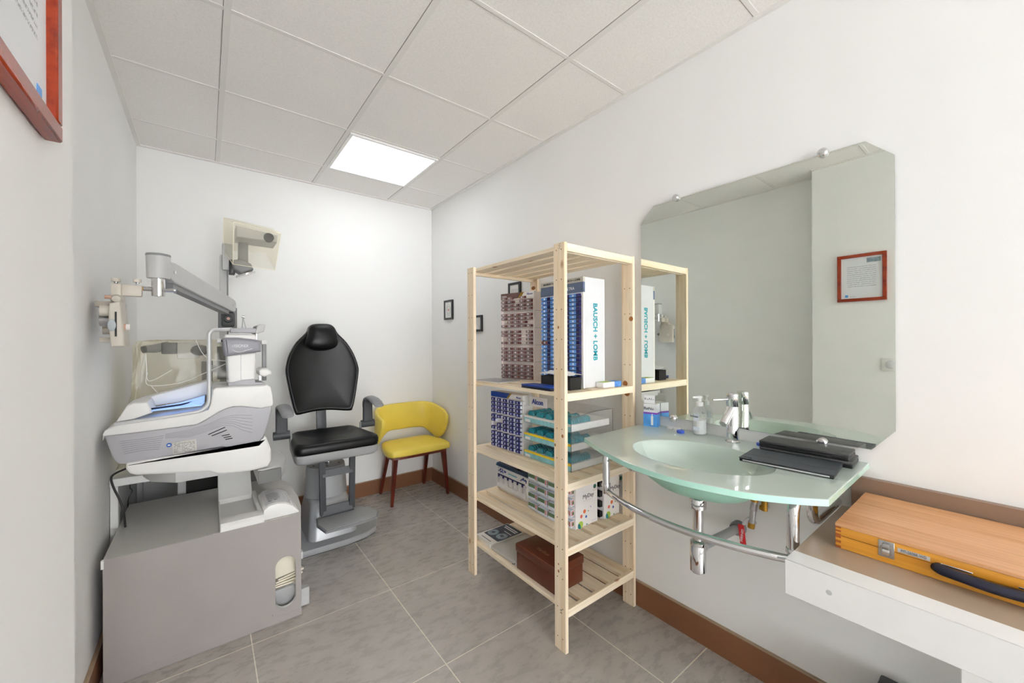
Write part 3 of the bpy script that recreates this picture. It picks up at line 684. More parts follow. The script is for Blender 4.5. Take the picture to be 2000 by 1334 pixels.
for y, x2 in ((1.01, 1.745), (.376, 1.76)):
    part('bracket', MB().tube(bend([(1.60, y, .695), (1.60, y, .869), (x2, y, .869), (x2, y, .755), (2.024, y, .755)], .05, 7), .0145, M['chrome'], 16), t)
    part('bracket_collar', MB().lathe([(.017, .004), (.018, 0), (.018, -.006)], (1.60, y, .73), M['chrome'], 18), t)
    part('glass_stud', MB().cyl((1.66, y, SZ-.019), (1.66, y, SZ-.024), .016, M['chrome']), t)
rail = [(1.522+.078*((y-.69)/.32)**2, y, .705) for y in [1.01-.64*k/24 for k in range(25)]]
part('towel_rail', MB().tube(rail, .0115, M['chrome'], 14), t)

t = thing('basin_tap', 'chrome single lever mixer tap on the glass basin', 'tap', (1.965, .685, SZ))
part('tap_body', MB().lathe([(.027, 0), (.027, .004), (.022, .008), (.022, .135), (.0205, .137), (.0205, .139), (.022, .141), (.022, .186), (.018, .19), (.002, .191)], (1.965, .685, SZ), M['chrome'], 32), t)
part('spout', MB().tube([(1.962, .685, SZ+.133), (1.925, .687, SZ+.103), (1.893, .689, SZ+.077)], .0145, M['chrome'], 20), t)
part('spout_outlet', MB().cyl((1.8935, .689, SZ+.0775), (1.892, .689, SZ+.0762), .0115, M['steel']), t)
part('lever', MB().tube([(1.955, .69, SZ+.166), (1.92, .705, SZ+.167), (1.882, .722, SZ+.167)], [.004, .0036, .0042], M['chrome'], 10), t)

t = thing('basin_trap', 'chrome bottle trap hanging below the glass basin', 'drain', (1.701, .69, .49))
q = (1.701, .69, 0)
part('drain_tube', MB().lathe([(.017, .58), (.017, .766)], q, M['chrome'], 28), t)
part('drain_nut', MB().lathe([(.018, .712), (.027, .716), (.027, .744), (.024, .750), (.018, .752)], q, M['chrome'], 28), t)
part('trap_bottle', MB().lathe([(.004, .492), (.022, .492), (.0265, .497), (.0265, .585), (.0255, .587), (.0265, .589), (.0265, .598), (.018, .604)], q, M['chrome'], 32), t)
part('outlet_ring', MB().tube([(1.722, .689, .572), (1.734, .689, .571)], .02, M['chrome'], 20), t)
t = thing('waste_pipe', 'grey plastic waste pipe running from the trap into the wall', 'pipe', (1.88, .688, .54))
part('pipe_tube', MB().tube([(1.734, .689, .571), (2.024, .686, .553)], .016, M['pvc'], 20), t)
part('wall_collar', MB().tube([(1.985, .6865, .5555), (2.0, .6865, .5545), (2.024, .6862, .553)], [.021, .027, .028], M['grey_mid'], 20), t)
t = thing('stop_valve', 'brass stop valve with a red lever beside the waste pipe', 'valve', (1.99, .628, .62))
part('valve_body', MB().cyl((1.985, .626, .60), (1.985, .616, .69), .011, M['steel']).cyl((1.985, .616, .69), (1.985, .613, .725), .0135, M['brass']).cyl((1.985, .62, .655), (1.985, .6175, .68), .0125, M['steel'], n=6).cyl((1.985, .628, .585), (1.985, .625, .605), .012, M['brass']).cyl((2.024, .632, .592), (1.985, .628, .598), .009, M['steel']), t)
part('flexible_hose', MB().tube(smooth([(1.985, .613, .725), (1.98, .61, .77), (1.972, .625, .83), (1.965, .675, .89)]), .007, M['steel'], 10), t)
lv = part('red_lever', MB().tube([(1.974, .632, .624), (1.968, .645, .608), (1.966, .648, .594)], .005, M['pipe_silver'], 8).box((1.960, .640, .515), (1.967, .662, .594), M['red'], .003, 2, tilt=('X', -.12)), t)
fit_text(lettering('lever_lettering', 'GENEBRE', .012, M['text_white'], lv, (1.9596, .651, .554), (0, .12, -1), (0, -1, -.12)), (0, 0, 1), .05)
t = thing('hose_valve', 'small brass angle fitting under a braided hose beside the stop valve', 'valve', (2.0, .585, .66))
part('valve_body', MB().cyl((2.0, .587, .66), (2.0, .586, .70), .011, M['brass']).cyl((2.0, .602, .668), (2.0, .582, .667), .009, M['brass']).cyl((2.024, .586, .668), (2.0, .587, .668), .008, M['steel']), t)
part('flexible_hose', MB().tube(smooth([(2.0, .586, .70), (1.998, .588, .76), (1.985, .62, .84), (1.972, .678, .89)]), .007, M['steel'], 10), t)

# on the glass
t = thing('lens_solution_carton', 'upright white and blue carton with a torn flap at the glass edge', 'carton', (1.985, 1.045, SZ))
L = local(1.978, 1.047, SZ, .28)
part('carton_body', MB().box((-.024, -.031, 0), (.024, .031, .105), M['white_gloss'], .001, 1).xf(L), t)
pr = MB()
for x0, y0, x1, y1 in ((-.0245, -.0312, -.0241, .0312), (-.0242, -.0316, .0242, -.0312)):
    pr.box((x0, y0, .001), (x1, y1, .058), M['sky']).box((x0-.0002, y0-.0002, .058), (x1, y1, .066), M['purple'])
pr.box((-.0252, -.014, .008), (-.0247, -.004, .05), M['white']).box((-.0252, -.011, .05), (-.0247, -.007, .06), M['white'])
part('colour_print', pr.xf(L), t)
part('torn_flap', MB().box((-.0245, -.02, .105), (-.022, .03, .142), M['white_gloss'], .0008, 1).xf(L @ Matrix.Rotation(.05, 4, 'Y')), t)
for z in (.083, .124): lettering('brand_lettering', 'ReNu', .019, M['text_black'], t, L @ V((-.0252 if z < .1 else -.0178, .006, z)), L.to_3x3() @ NEG_Y, POS_Z)
t = thing('soap_bottle', 'clear pump bottle of white lotion beside the chrome tap', 'bottle', (1.987, .826, SZ))
q = (1.987, .826, SZ)
part('bottle', MB().lathe([(.002, .002), (.024, .001), (.028, .006), (.028, .085), (.025, .103), (.016, .118), (.013, .122)], q, M['bottle'], 28), t)
part('lotion', MB().lathe([(.002, .003), (.023, .003), (.0268, .008), (.0268, .062), (.002, .0625)], q, M['lotion'], 28), t)
part('back_label', MB().box((1.9588, .815, SZ+.06), (1.9594, .838, SZ+.09), M['lens_white']), t); part('small_label', MB().box((1.9588, .812, SZ+.02), (1.9594, .84, SZ+.034), M['lens_white']), t)
fit_text(lettering('label_lettering', 'Berdoues', .014, M['text_grey'], t, (1.9583, .836, SZ+.078), (-.15, -1, 0), POS_Z), (0, 1, 0), .036)
part('pump_head', MB().lathe([(.0145, .12), (.0145, .136), (.008, .138), (.0075, .152), (.010, .153), (.010, .161), (.004, .163)], q, M['white'], 20).box((1.948, .823, SZ+.154), (1.987, .831, SZ+.162), M['white'], .002, 1, rz=-.5), t)
t = thing('lens_case', 'white flat lens case lying on the glass against the wall', 'lens case', (1.99, .945, SZ))
part('case_body', MB().lathe([(.002, 0), (.016, 0), (.016, .009), (.002, .01)], (1.995, .963, SZ), M['white'], 20).lathe([(.002, 0), (.016, 0), (.016, .009), (.002, .01)], (1.987, .93, SZ), M['white'], 20).box((1.985, .93, SZ), (1.997, .963, SZ+.006), M['white']), t)
single('bottle_cap', MB().lathe([(.002, 0), (.0145, 0), (.0155, .002), (.0155, .011), (.013, .0125), (.002, .0125)], (1.945, .888, SZ), M['lidblue'], 24), 'round cobalt blue screw cap beside the white lens case', 'cap', (1.945, .888, SZ))
single('bottle_cap', MB().lathe([(.002, 0), (.0145, 0), (.0155, .002), (.0155, .009), (.013, .0105), (.002, .0105)], (1.985, .592, SZ), M['lidblue'], 24), 'round cobalt blue screw cap half under the black device stack', 'cap', (1.985, .592, SZ))
L = local(1.81, .448, SZ, .09)
t = thing('tablet_case', 'slate grey tablet in a folio case in front of the black devices', 'tablet', L.translation, .09)
part('tablet_body', MB().box((-.078, -.122, .0), (.078, .122, .010), M['black'], .003, 2).xf(L), t)
part('folio_cover', MB().box((-.079, -.123, .0102), (.079, .123, .013), M['tablet'], .001, 1).box((-.02, -.123, .0128), (-.019, .123, .0133), M['black']).xf(L), t)
part('silver_edge', MB().box((-.0792, -.112, .003), (-.0778, .112, .0075), M['pipe_silver'], .001, 1).xf(L), t)
lettering('cover_lettering', 'vivo', .016, M['black'], t, L @ V((-.064, .10, .0133)), L.to_3x3() @ NEG_Y, L.to_3x3() @ POS_X)
for k, (w, d, z0, z1, lab) in enumerate(((.118, .252, .0, .021, 'black flat device at the bottom of the stack against the mirror'), (.104, .246, .0212, .042, 'black flat device with screws in its lid, on top of the stack'))):
    L = local(1.95-.004*k, .44+.004*k, SZ+z0, .07-.02*k)
    t = thing('flat_device', lab, 'device', L.translation, .07-.02*k, 'black flat devices on the basin')
    h = z1-z0
    part('device_body', MB().box((-w/2, -d/2, 0), (w/2, d/2, h*.55), M['black'], .002, 1).xf(L), t)
    part('device_cover', MB().box((-w/2, -d/2, h*.56), (w/2, d/2, h), M['darkgrey'], .003, 2).xf(L), t)
    if k:
        sc = MB()
        for x in (-.034, -.012): 
            for y in (-.10, .10): sc.cyl((x, y, h-.001), (x, y, h+.0004), .004, M['black'], n=10)
        part('screw_heads', sc.xf(L), t)

# ================================================================== desk and wooden case
t = thing('desk', 'long taupe topped desk with a white front edge along the wall', 'desk', (1.75, -.3, 0))
part('desk_top', MB().box((1.546, -1.05, .728), (2.0, .358, .755), M['desk'], .001, 1), t)
part('front_edge', MB().box((1.48, -1.05, .669), (1.5455, .3585, .756), M['white'], .0015, 1).cyl((1.4795, .27, .715), (1.4805, .27, .715), .006, M['pipe_silver'], n=12), t)
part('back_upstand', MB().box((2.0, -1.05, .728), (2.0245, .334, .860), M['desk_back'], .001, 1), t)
for y in (.03, -.98):
    part('leg', MB().box((1.50, y, 0), (1.54, y+.04, .669), M['white'], .002, 1), t)
    part('leg', MB().box((1.96, y, 0), (2.0, y+.04, .728), M['white'], .002, 1), t)
part('side_rail', MB().box((1.54, .035, .60), (1.96, .06, .669), M['white']), t)
t = thing('floor_box', 'black round cornered box standing on the floor under the desk', 'box', (1.91, .08, 0))
part('box_body', MB().box((1.832, -.1, 0), (1.989, .26, .25), M['black'], .012, 3), t)
part('box_lid', MB().box((1.829, -.103, .2505), (1.992, .263, .266), M['black'], .007, 2), t)

X0, X1, Y0, Y1, Z0, Z1 = 1.652, 1.985, -.236, .296, .756, .820
t = thing('trial_lens_case', 'varnished wooden instrument case with a steel latch on the desk', 'wooden case', ((X0+X1)/2, .03, Z0))
ZS = .7885
def joints(m, z0, z1, n):
    for k in range(n):
        if k % 2 == 0:
            a, b = z0+(z1-z0)*k/n, z0+(z1-z0)*(k+1)/n
            m.box((X0-.0003, Y1-.011, a), (X0+.002, Y1+.0003, b), M['case_joint']).box((X0-.0003, Y0-.0003, a), (X0+.002, Y0+.011, b), M['case_joint'])
    return m
part('case_base', joints(MB().box((X0, Y0, Z0), (X1, Y1, ZS-.0008), M['case_side']), Z0, ZS, 5), t)
part('seam', MB().box((X0+.0012, Y0+.0012, ZS-.0009), (X1-.0012, Y1-.0012, ZS+.0009), M['case_in']), t)
ld = part('case_lid', joints(MB().box((X0, Y0, ZS+.0008), (X1, Y1, Z1-.0085), M['case_side']), ZS, Z1-.0085, 5), t)
lt = MB()
for k, (a, b) in enumerate(((X0-.001, X0+.098), (X0+.0985, X0+.212), (X0+.2125, X1+.001))): lt.box((a, Y0-.001, Z1-.0083), (b, Y1+.001, Z1), M['case_top'], .001, 1)
part('lid_boards', lt, ld)
def latch(y):
    m = part('latch', MB().box((X0-.0015, y-.0145, ZS-.019), (X0, y+.0145, ZS+.021), M['steel'], .0006, 1), t)
    part('latch_lever', MB().box((X0-.006, y-.007, ZS-.013), (X0-.0015, y+.007, ZS+.002), M['chrome'], .0015, 2).box((X0-.0075, y-.0065, ZS+.001), (X0-.0015, y+.0065, ZS+.016), M['steel'], .002, 2).tube([(X0-.003, y-.0095, ZS-.010), (X0-.003, y-.0095, ZS+.008), (X0-.003, y+.0095, ZS+.008), (X0-.003, y+.0095, ZS-.010)], .0011, M['chrome'], 6), m)
latch(.198); latch(-.138)
pl = part('name_label', MB().box((X0-.0008, .124, ZS+.0035), (X0, .178, ZS+.013), M['pipe_silver']), t)
fit_text(lettering('label_lettering', 'MT-260BR-WD', .0085, M['text_grey'], pl, (X0-.0012, .151, ZS+.0082), NEG_Y, POS_Z), (0, 1, 0), .042)
hn = part('handle', MB().tube(bend([(X0-.002, .112, ZS-.004), (X0-.012, .105, ZS-.004), (X0-.020, .03, ZS-.006), (X0-.012, -.045, ZS-.004), (X0-.002, -.052, ZS-.004)], .02, 4), .0135, M['navy'], 14, flat=.8), t)
part('handle_plate', MB().box((X0-.004, .06, ZS+.004), (X0-.0005, .108, ZS+.008), M['chrome'], .001, 1).box((X0-.004, -.048, ZS+.004), (X0-.0005, 0, ZS+.008), M['chrome'], .001, 1), hn)

# ================================================================== cushions
def dome(mb, outline, n, levels, mat, zf=None):
    c = sum((V(p) for p in outline), V((0, 0, 0)))/len(outline); n = V(n); rings = []
    for s, d in levels: rings.append([c+(V(p)-c)*s+n*(d+(zf(c+(V(p)-c)*s) if zf else 0)) for p in outline])
    return mb.loft(rings, mat)
def close_smooth(pts, n=4):
    P = [V(p) for p in pts]; k = len(P); out = []
    for i in range(k):
        a, b, c, d = P[i-1], P[i], P[(i+1) % k], P[(i+2) % k]
        for j in range(n):
            u = j/n; out.append(.5*((2*b)+(c-a)*u+(2*a-5*b+4*c-d)*u*u+(3*b-a-3*c+d)*u**3))
    return out
def rrect(x0, x1, y0, y1, r, z, n=5, tx=0):
    out = []
    for cx, cy, a in ((x1-r, y1-r, 0), (x0+r, y1-r, PI/2), (x0+r, y0+r, PI), (x1-r, y0+r, 1.5*PI)):
        for k in range(n+1):
            u = a+PI/2*k/n; x, y = cx+r*math.cos(u), cy+r*math.sin(u)
            if tx: x = (x0+x1)/2+(x-(x0+x1)/2)*(1-tx*(y-y0)/(y1-y0))
            out.append(V((x, y, z)))
    return out

# ------------------------------------------------------------------ examination chair
t = thing('examination_chair', 'black leather examination chair with grey pedestal and footrest', 'chair', (1.0, 2.93, 0))
bp = [(.775, 2.635), (1.05, 2.632), (1.18, 2.655), (1.255, 2.70), (1.29, 2.79), (1.30, 2.95), (1.28, 3.13), (1.2, 3.26), (.775, 3.26)]
b_ = part('base_plate', MB().prism(bp, 'z', .004, .042, M['grey_metal'], .004, 2), t)
part('rubber_rim', MB().prism([(p[0]+(1.0-p[0])*.012, p[1]+(2.93-p[1])*.012) for p in bp], 'z', 0, .006, M['black']), b_)
part('corner_cap', MB().box((.768, 2.627, .006), (.795, 2.66, .05), M['white'], .003, 2), b_)
part('pedestal_foot', MB().loft([rrect(.845, 1.145, 2.715, 3.12, .05, .042), rrect(.85, 1.14, 2.725, 3.115, .05, .10), rrect(.872, 1.115, 2.785, 3.075, .05, .245), rrect(.882, 1.105, 2.80, 3.06, .06, .268), rrect(.91, 1.08, 2.83, 3.03, .06, .275)], M['silver']), t, ang=60)
part('pedestal_drum', MB().lathe([(.134, .272), (.133, .285), (.122, .45), (.118, .468), (.10, .472), (.004, .472)], (.99, 2.93, 0), M['grey_metal'], 40), t)
sc = MB()
for k in range(6): sc.cyl((.99+.09*math.cos(k*PI/3+.4), 2.93+.09*math.sin(k*PI/3+.4), .471), (.99+.09*math.cos(k*PI/3+.4), 2.93+.09*math.sin(k*PI/3+.4), .4745), .006, M['black'], n=10)
part('drum_bolts', sc, t)
part('lift_post', MB().cyl((1.0, 2.90, .47), (1.0, 2.90, .57), .021, M['chrome']).cyl((.955, 2.90, .47), (.955, 2.90, .57), .014, M['charcoal']), t)
sh = []
for z, g in ((.553, -.035), (.560, -.015), (.575, -.002), (.617, 0)): sh.append(rrect(.752-g, 1.262+g, 2.622-g, 3.075+g, .05, z, 6, .14))
part('seat_shell', MB().loft(sh, M['grey_metal']), t, ang=60)
st = rrect(.752, 1.262, 2.622, 3.075, .05, .617, 7, .14)
def sz(p):
    u = (p.y-2.622)/.453; v = (p.x-1.007)/.255
    return .03*max(0, u-.72)**1*2.2*max(0, 1-abs(v)**3)+.012*math.exp(-((u-.12)/.12)**2)
part('seat_cushion', dome(MB(), st, (0, 0, 1), [(.99, -.002), (1.004, .008), (1.006, .03), (.985, .046), (.93, .055), (.86, .052), (.74, .044), (.5, .040), (.25, .038), (.06, .038)], M['leather'], lambda p: sz(p)), t, ang=80)
bo = [(470, 95), (570, 88), (680, 94), (740, 130), (790, 215), (900, 330), (990, 480), (1045, 640), (1050, 730), (1030, 900), (1005, 1060), (978, 1175), (935, 1212), (700, 1203), (530, 1215), (400, 1240), (268, 1268), (232, 1235), (190, 1100), (150, 920), (112, 730), (120, 620), (160, 480), (250, 330), (380, 200), (410, 130)]
def back_pt(cx, cy, y=3.04):
    p = PY(540+cx/6.672, 620+cy/6.672, y); lean = .13*(p.z-.8)
    return PY(540+cx/6.672, 620+cy/6.672, y+lean)
ol = [back_pt(*p) for p in bo]
NB = V((0, -1, .13)).normalized()
def hollow(p):
    u = abs(p.x-.995)/.23; return .018*u*u
part('back_cushion', dome(MB(), close_smooth(ol, 3), NB, [(.97, -.02), (1.0, -.01), (1.004, .012), (.99, .026), (.955, .031), (.92, .027), (.85, .022), (.6, .016), (.3, .012), (.06, .012)], M['leather'], hollow), t, ang=80)
part('back_shell', dome(MB(), close_smooth(ol, 3), NB, [(.2, -.042), (.7, -.04), (.92, -.034), (.975, -.02), (.97, -.012)], M['black']), t, ang=80)
hd = [(405, 215), (420, 130), (480, 98), (570, 90), (670, 96), (735, 130), (770, 200), (790, 300), (780, 370), (700, 415), (590, 432), (480, 420), (395, 385), (372, 330)]
hl = [back_pt(*p, y=3.0) for p in hd]
part('headrest', dome(MB(), close_smooth(hl, 3), NB, [(.9, -.03), (1.0, -.015), (1.02, .01), (.98, .035), (.85, .052), (.55, .062), (.2, .065), (.05, .065)], M['leather']), t, ang=80)
part('back_bracket', MB().box((.965, 3.085, .60), (1.03, 3.105, .86), M['charcoal'], .004, 2, tilt=('X', -.1)), t)
def armrest(x, yc, z, side):
    a = part('armrest', MB().loft([rrect(x-.034, x+.034, yc-.012, yc+.02, .01, z-.155), rrect(x-.033, x+.033, yc-.012, yc+.02, .01, z-.02), rrect(x-.03, x+.03, yc-.02, yc+.015, .01, z+.01)], M['charcoal']).cyl((x-.046, yc+.004, z-.165), (x+.046, yc+.004, z-.165), .027, M['charcoal']), t, ang=60)
    pd = []
    for y, dz, w, h in ((yc+.03, -.045, .03, .012), (yc+.02, -.008, .033, .015), (yc-.01, .018, .036, .016), (yc-.06, .03, .038, .016), (yc-.13, .026, .039, .016), (yc-.20, .012, .037, .016), (yc-.245, -.004, .032, .012)):
        pd.append([V((x+w*math.cos(u), y, z+dz+h*math.sin(u))) for u in [2*PI*k/14 for k in range(14)]])
    part('arm_pad', MB().loft(pd, M['grey_mid']), a, ang=80)
    xs = x-side*.052
    part('arm_rod', MB().tube(bend([(xs, yc+.004, z-.15), (xs, yc+.004, z-.255), (xs-side*.075, yc+.004, z-.262)], .03, 5), .0075, M['grey_metal'], 10), a)
armrest(.722, 2.90, .868, -1); armrest(1.283, 2.95, .866, 1)
fr = [V((.905, 2.645, .565)), V((1.085, 2.645, .565)), V((1.10, 2.715, .205)), V((.925, 2.715, .205))]
fb = MB()
def bar(a, b, w, th=.012):
    a, b = V(a), V(b); d = (b-a).normalized(); s = d.cross(V((0, -1, .2))).normalized()*w; nn = V((0, -1, .2)).normalized()*th
    fb.loft([[p-s-nn, p+s-nn, p+s+nn, p-s+nn] for p in (a, b)], M['charcoal'])
bar(fr[0], fr[3], .017); bar(fr[1], fr[2], .017)
for f0, w in ((.24, .022), (.93, .024)): bar(fr[0].lerp(fr[3], f0), fr[1].lerp(fr[2], f0), w, .01)
fb.cyl((.915, 2.715, .20), (1.11, 2.715, .20), .014, M['charcoal'])
ft = part('footrest_bracket', fb, t)
pp = [(.885, 2.722), (.868, 2.62), (.892, 2.50), (1.0, 2.497), (1.13, 2.502), (1.205, 2.515), (1.24, 2.60), (1.215, 2.715), (1.05, 2.735)]
part('foot_plate', MB().prism(pp, 'z', .172, .186, M['grey_mid'], .004, 2), t)
part('foot_mat', MB().prism([(p[0]+(1.05-p[0])*.05, p[1]+(2.62-p[1])*.06) for p in pp], 'z', .1865, .1895, M['grey_metal'], .001, 1), t)

# ------------------------------------------------------------------ yellow chair
t = thing('dining_chair', 'mustard yellow leatherette chair with dark wooden legs in the corner', 'chair', (1.7, 3.12, 0))
so = [(1.445, 2.925), (1.432, 3.02), (1.475, 3.20), (1.53, 3.285), (1.72, 3.30), (1.90, 3.285), (1.94, 3.20), (1.965, 3.02), (1.955, 2.93), (1.91, 2.905), (1.70, 2.898), (1.50, 2.902)]
part('seat', dome(MB(), close_smooth([(x, y, .415) for x, y in so], 3), (0, 0, 1), [(.96, 0), (.985, .002), (1, .012), (1, .03), (.985, .042), (.93, .05), (.7, .055), (.4, .06), (.1, .061)], M['yellow']), t, ang=80)
part('seat_frame', MB().prism([(p[0]+(1.70-p[0])*.09, p[1]+(3.1-p[1])*.12) for p in so], 'z', .39, .418, M['redwood']), t)
path = [(1.425, 3.02), (1.42, 3.12), (1.445, 3.24), (1.50, 3.32), (1.58, 3.352), (1.70, 3.362), (1.82, 3.36), (1.91, 3.345), (1.965, 3.29), (1.985, 3.20), (1.99, 3.10), (1.983, 3.03)]
top = [.69, .715, .74, .752, .757, .76, .76, .758, .748, .73, .705, .675]
bot = [.62, .50, .44, .46, .525, .53, .53, .52, .47, .44, .50, .60]
sm = lambda a: [q.x for q in smooth([(v, 0, 0) for v in a], 4)]
P = smooth([(x, y, 0) for x, y in path], 4); T1, B1 = sm(top), sm(bot); rings = []
for i, p in enumerate(P):
    a, b = P[max(i-1, 0)], P[min(i+1, len(P)-1)]; d = (b-a).normalized(); nrm = V((-d.y, d.x, 0))*.014
    z0, z1 = B1[i], T1[i]; lean = V((0, 1, 0))*0
    rings.append([p-nrm*.5+V((0, 0, z0)), p-nrm+V((0, 0, z0+.012)), p-nrm+V((0, 0, z1-.012)), p-nrm*.5+V((0, 0, z1)), p+nrm*.5+V((0, 0, z1)), p+nrm+V((0, 0, z1-.012)), p+nrm+V((0, 0, z0+.012)), p+nrm*.5+V((0, 0, z0))])
part('backrest', MB().loft(rings, M['yellow']), t, ang=70)
for x0, y0, x1, y1 in ((1.505, 2.985, 1.492, 3.03), (1.915, 2.975, 1.972, 3.0), (1.545, 3.24, 1.518, 3.355), (1.905, 3.25, 1.918, 3.352)):
    a, b = V((x0, y0, .405)), V((x1, y1, .0))
    part('leg', MB().loft([[p+V((r*sx, r*sy, 0)) for sx, sy in ((-1, -1), (1, -1), (1, 1), (-1, 1))] for p, r in ((a, .019), (a.lerp(b, .25), .017), (b, .0105))], M['redwood']), t, bevel=.003)
# ================================================================== grey cabinet in front
FY, CT = 2.10, .487
t = thing('equipment_cabinet', 'low grey laminate cabinet with an oval slot in its front panel', 'cabinet', (.36, 2.42, 0))
CX0, CX1 = .032, .698
plan = [(CX0, FY), (CX1-.004, FY), (.712, 2.2), (.722, 2.34), (.72, 2.5), (.706, 2.64), (.67, 2.735), (.60, 2.755), (CX0, 2.755)]
part('cabinet_top', MB().prism(plan, 'z', CT-.03, CT, M['grey'], .001, 1), t)
part('bottom_board', MB().prism([(x, y+.006 if y < 2.2 else y) for x, y in plan], 'z', .001, .032, M['grey']), t)
part('side_panel', MB().box((CX0+.004, FY+.024, .032), (CX0+.022, 2.75, CT-.03), M['grey_front']), t)
part('rear_panel', MB().box((CX0+.022, 2.735, .032), (.62, 2.75, CT-.03), M['grey_front']), t)
F0, F1 = FY+.006, FY+.022
s0, s1 = PY(538, 1150, F0), PY(578, 1120, F0)
sxa, sxb = s0.x, s1.x; sr = (sxb-sxa)/2; scx = (sxa+sxb)/2; sza, szb = PY(558, 1186, F0).z, PY(558, 1087, F0).z
bx = [sxa-.012, sxb+.008, sza-.02, szb+.02]
def stad(n=48):
    out = []
    for k in range(n):
        a = 2*PI*k/n; c, s = math.cos(a), math.sin(a)
        out.append((scx+sr*c, (szb-sr if s >= 0 else sza+sr)+sr*s))
    return out
def to_box(p):
    cz = (sza+szb)/2; d = V((p[0]-scx, p[1]-cz)); k = 9
    for lim, v in (((bx[1]-scx), d.x), ((scx-bx[0]), -d.x), ((bx[3]-cz), d.y), ((cz-bx[2]), -d.y)):
        if v > 1e-9: k = min(k, lim/v)
    return (scx+d.x*k, cz+d.y*k)
ins = stad(); outs = [to_box(p) for p in ins]
r3 = lambda pts, y: [V((p[0], y, p[1])) for p in pts]
fp = MB().loft([r3(outs, F0), r3(ins, F0)], M['grey_front'], cap=False).loft([r3(ins, F0), r3(ins, F1)], M['white'], cap=False).loft([r3(ins, F1), r3(outs, F1)], M['grey_front'], cap=False)
for a, b, c, d in ((CX0, bx[0], .032, CT-.031), (bx[1], CX1-.002, .032, CT-.031), (bx[0], bx[1], .032, bx[2]), (bx[0], bx[1], bx[3], CT-.031)): fp.box((a, F0, c), (b, F1, d), M['grey_front'])
for x, z, y in ((outs[0][0], 0, 0),): pass
# the corners between the oval's surround and its rectangle
for qx, qz in ((bx[0], bx[2]), (bx[0], bx[3]), (bx[1], bx[2]), (bx[1], bx[3])):
    near = sorted(outs, key=lambda p: (p[0]-qx)**2+(p[1]-qz)**2)[:2]
    fp.add([(near[0][0], F0, near[0][1]), (near[1][0], F0, near[1][1]), (qx, F0, qz)], [(0, 1, 2)], M['grey_front'])
part('front_panel', fp, t, ang=30)
part('plinth', MB().box((CX0, F0-.001, .001), (CX1, F0+.012, .0315), M['grey_front']), t)
part('front_edging', MB().box((CX0, FY-.0012, CT-.0298), (CX1-.004, FY+.0002, CT-.0004), M['grey_front']), t)
part('corner_strip', MB().box((CX0-.004, FY-.002, CT-.031), (CX0+.004, FY+.01, CT+.001), M['white']), t)
part('levelling_foot', MB().prism([(2.16, .006), (2.16, .09), (2.2, .085), (2.24, .03), (2.24, .006)], 'x', .6985, .742, M['unit_grey'], .003, 2), t)
single('document_box', MB().box((.52, 2.40, .0335), (.70, 2.62, .40), M['sky'], .003), 'pale blue and white box deep inside the grey cabinet', 'box', (.6, 2.5, .0335))
t = thing('paper_file', 'stack of cream paper sheets inside the oval cabinet slot', 'papers', (.62, 2.25, .0335))
part('tray', MB().box((.56, 2.15, .0335), (.705, 2.36, .13), M['grey_metal'], .004), t)
for k in range(4): part('sheet', MB().box((.58, 2.17, .131+.013*k), (.70, 2.34, .138+.013*k), M['oldpaper'], rz=.1*k), t)
part('cover_sheet', MB().add([(.55, 2.14, .185), (.70, 2.14, .205), (.70, 2.2, .33), (.55, 2.2, .31)], [(0, 1, 2, 3)], M['oldpaper']), t, solid=.003)

# ------------------------------------------------------------------ console on the cabinet
t = thing('control_console', 'white console with an empty tray and a control panel on the grey cabinet', 'console', (.53, 2.3, CT))
part('tray', MB().box((.385, 2.095, CT), (.545, 2.47, CT+.008), M['unit_white'], .002, 1).box((.385, 2.095, CT+.006), (.392, 2.47, CT+.024), M['unit_white'], .002, 1).box((.527, 2.17, CT+.006), (.545, 2.47, CT+.036), M['unit_white'], .004, 2).prism([(2.093, CT+.004), (2.093, CT+.022), (2.105, CT+.033), (2.15, CT+.036), (2.185, CT+.03), (2.195, CT+.008)], 'x', .386, .546, M['unit_white'], .002, 1), t)
part('support_neck', MB().prism([(2.44, CT), (2.44, CT+.03), (2.50, CT+.075), (2.56, CT+.158), (2.64, CT+.158), (2.60, CT+.06), (2.60, CT)], 'x', .386, .528, M['unit_white'], .006, 2), t)
prof = [(.545, CT), (.545, CT+.046), (.566, CT+.062), (.60, CT+.066), (.635, CT+.058), (.665, CT+.038), (.69, CT+.008), (.69, CT)]
cb = part('panel_housing', MB().prism(prof, 'y', 2.112, 2.352, M['unit_white'], .006, 2), t)
def top_of(x):
    for (xa, za), (xb, zb2) in zip(prof[1:-2], prof[2:-1]):
        if xa <= x <= xb: return za+(zb2-za)*(x-xa)/(xb-xa)
    return CT+.06
def sheet(xs, y0, y1, h, m): 
    return MB().grid([[V((x, y0, top_of(x)+h)), V((x, y1, top_of(x)+h))] for x in xs], m)
part('keypad', sheet([.556, .566, .585, .6, .62, .635, .655, .675], 2.135, 2.335, .0009, M['white_gloss']), t)
part('display', sheet([.568, .585, .6, .62], 2.185, 2.275, .0016, M['lilac']), t)
kb = MB()
for x, y in ((.576, 2.170), (.60, 2.170)): kb.box((x-.007, y-.006, top_of(x)), (x+.007, y+.006, top_of(x)+.0026), M['lilac_dark'], .001, 1)
part('function_button', kb, t)
for k in range(4):
    for j in range(2):
        x = .637+.018*j; part('small_button', MB().box((x-.005, 2.178+.036*k, top_of(x)-.006), (x+.005, 2.188+.036*k, top_of(x)+.0018), M['pipe_silver'], .001, 1), t)
part('caption_print', sheet([.568, .585, .6, .62], 2.29, 2.302, .0016, M['pipe_silver']), t)

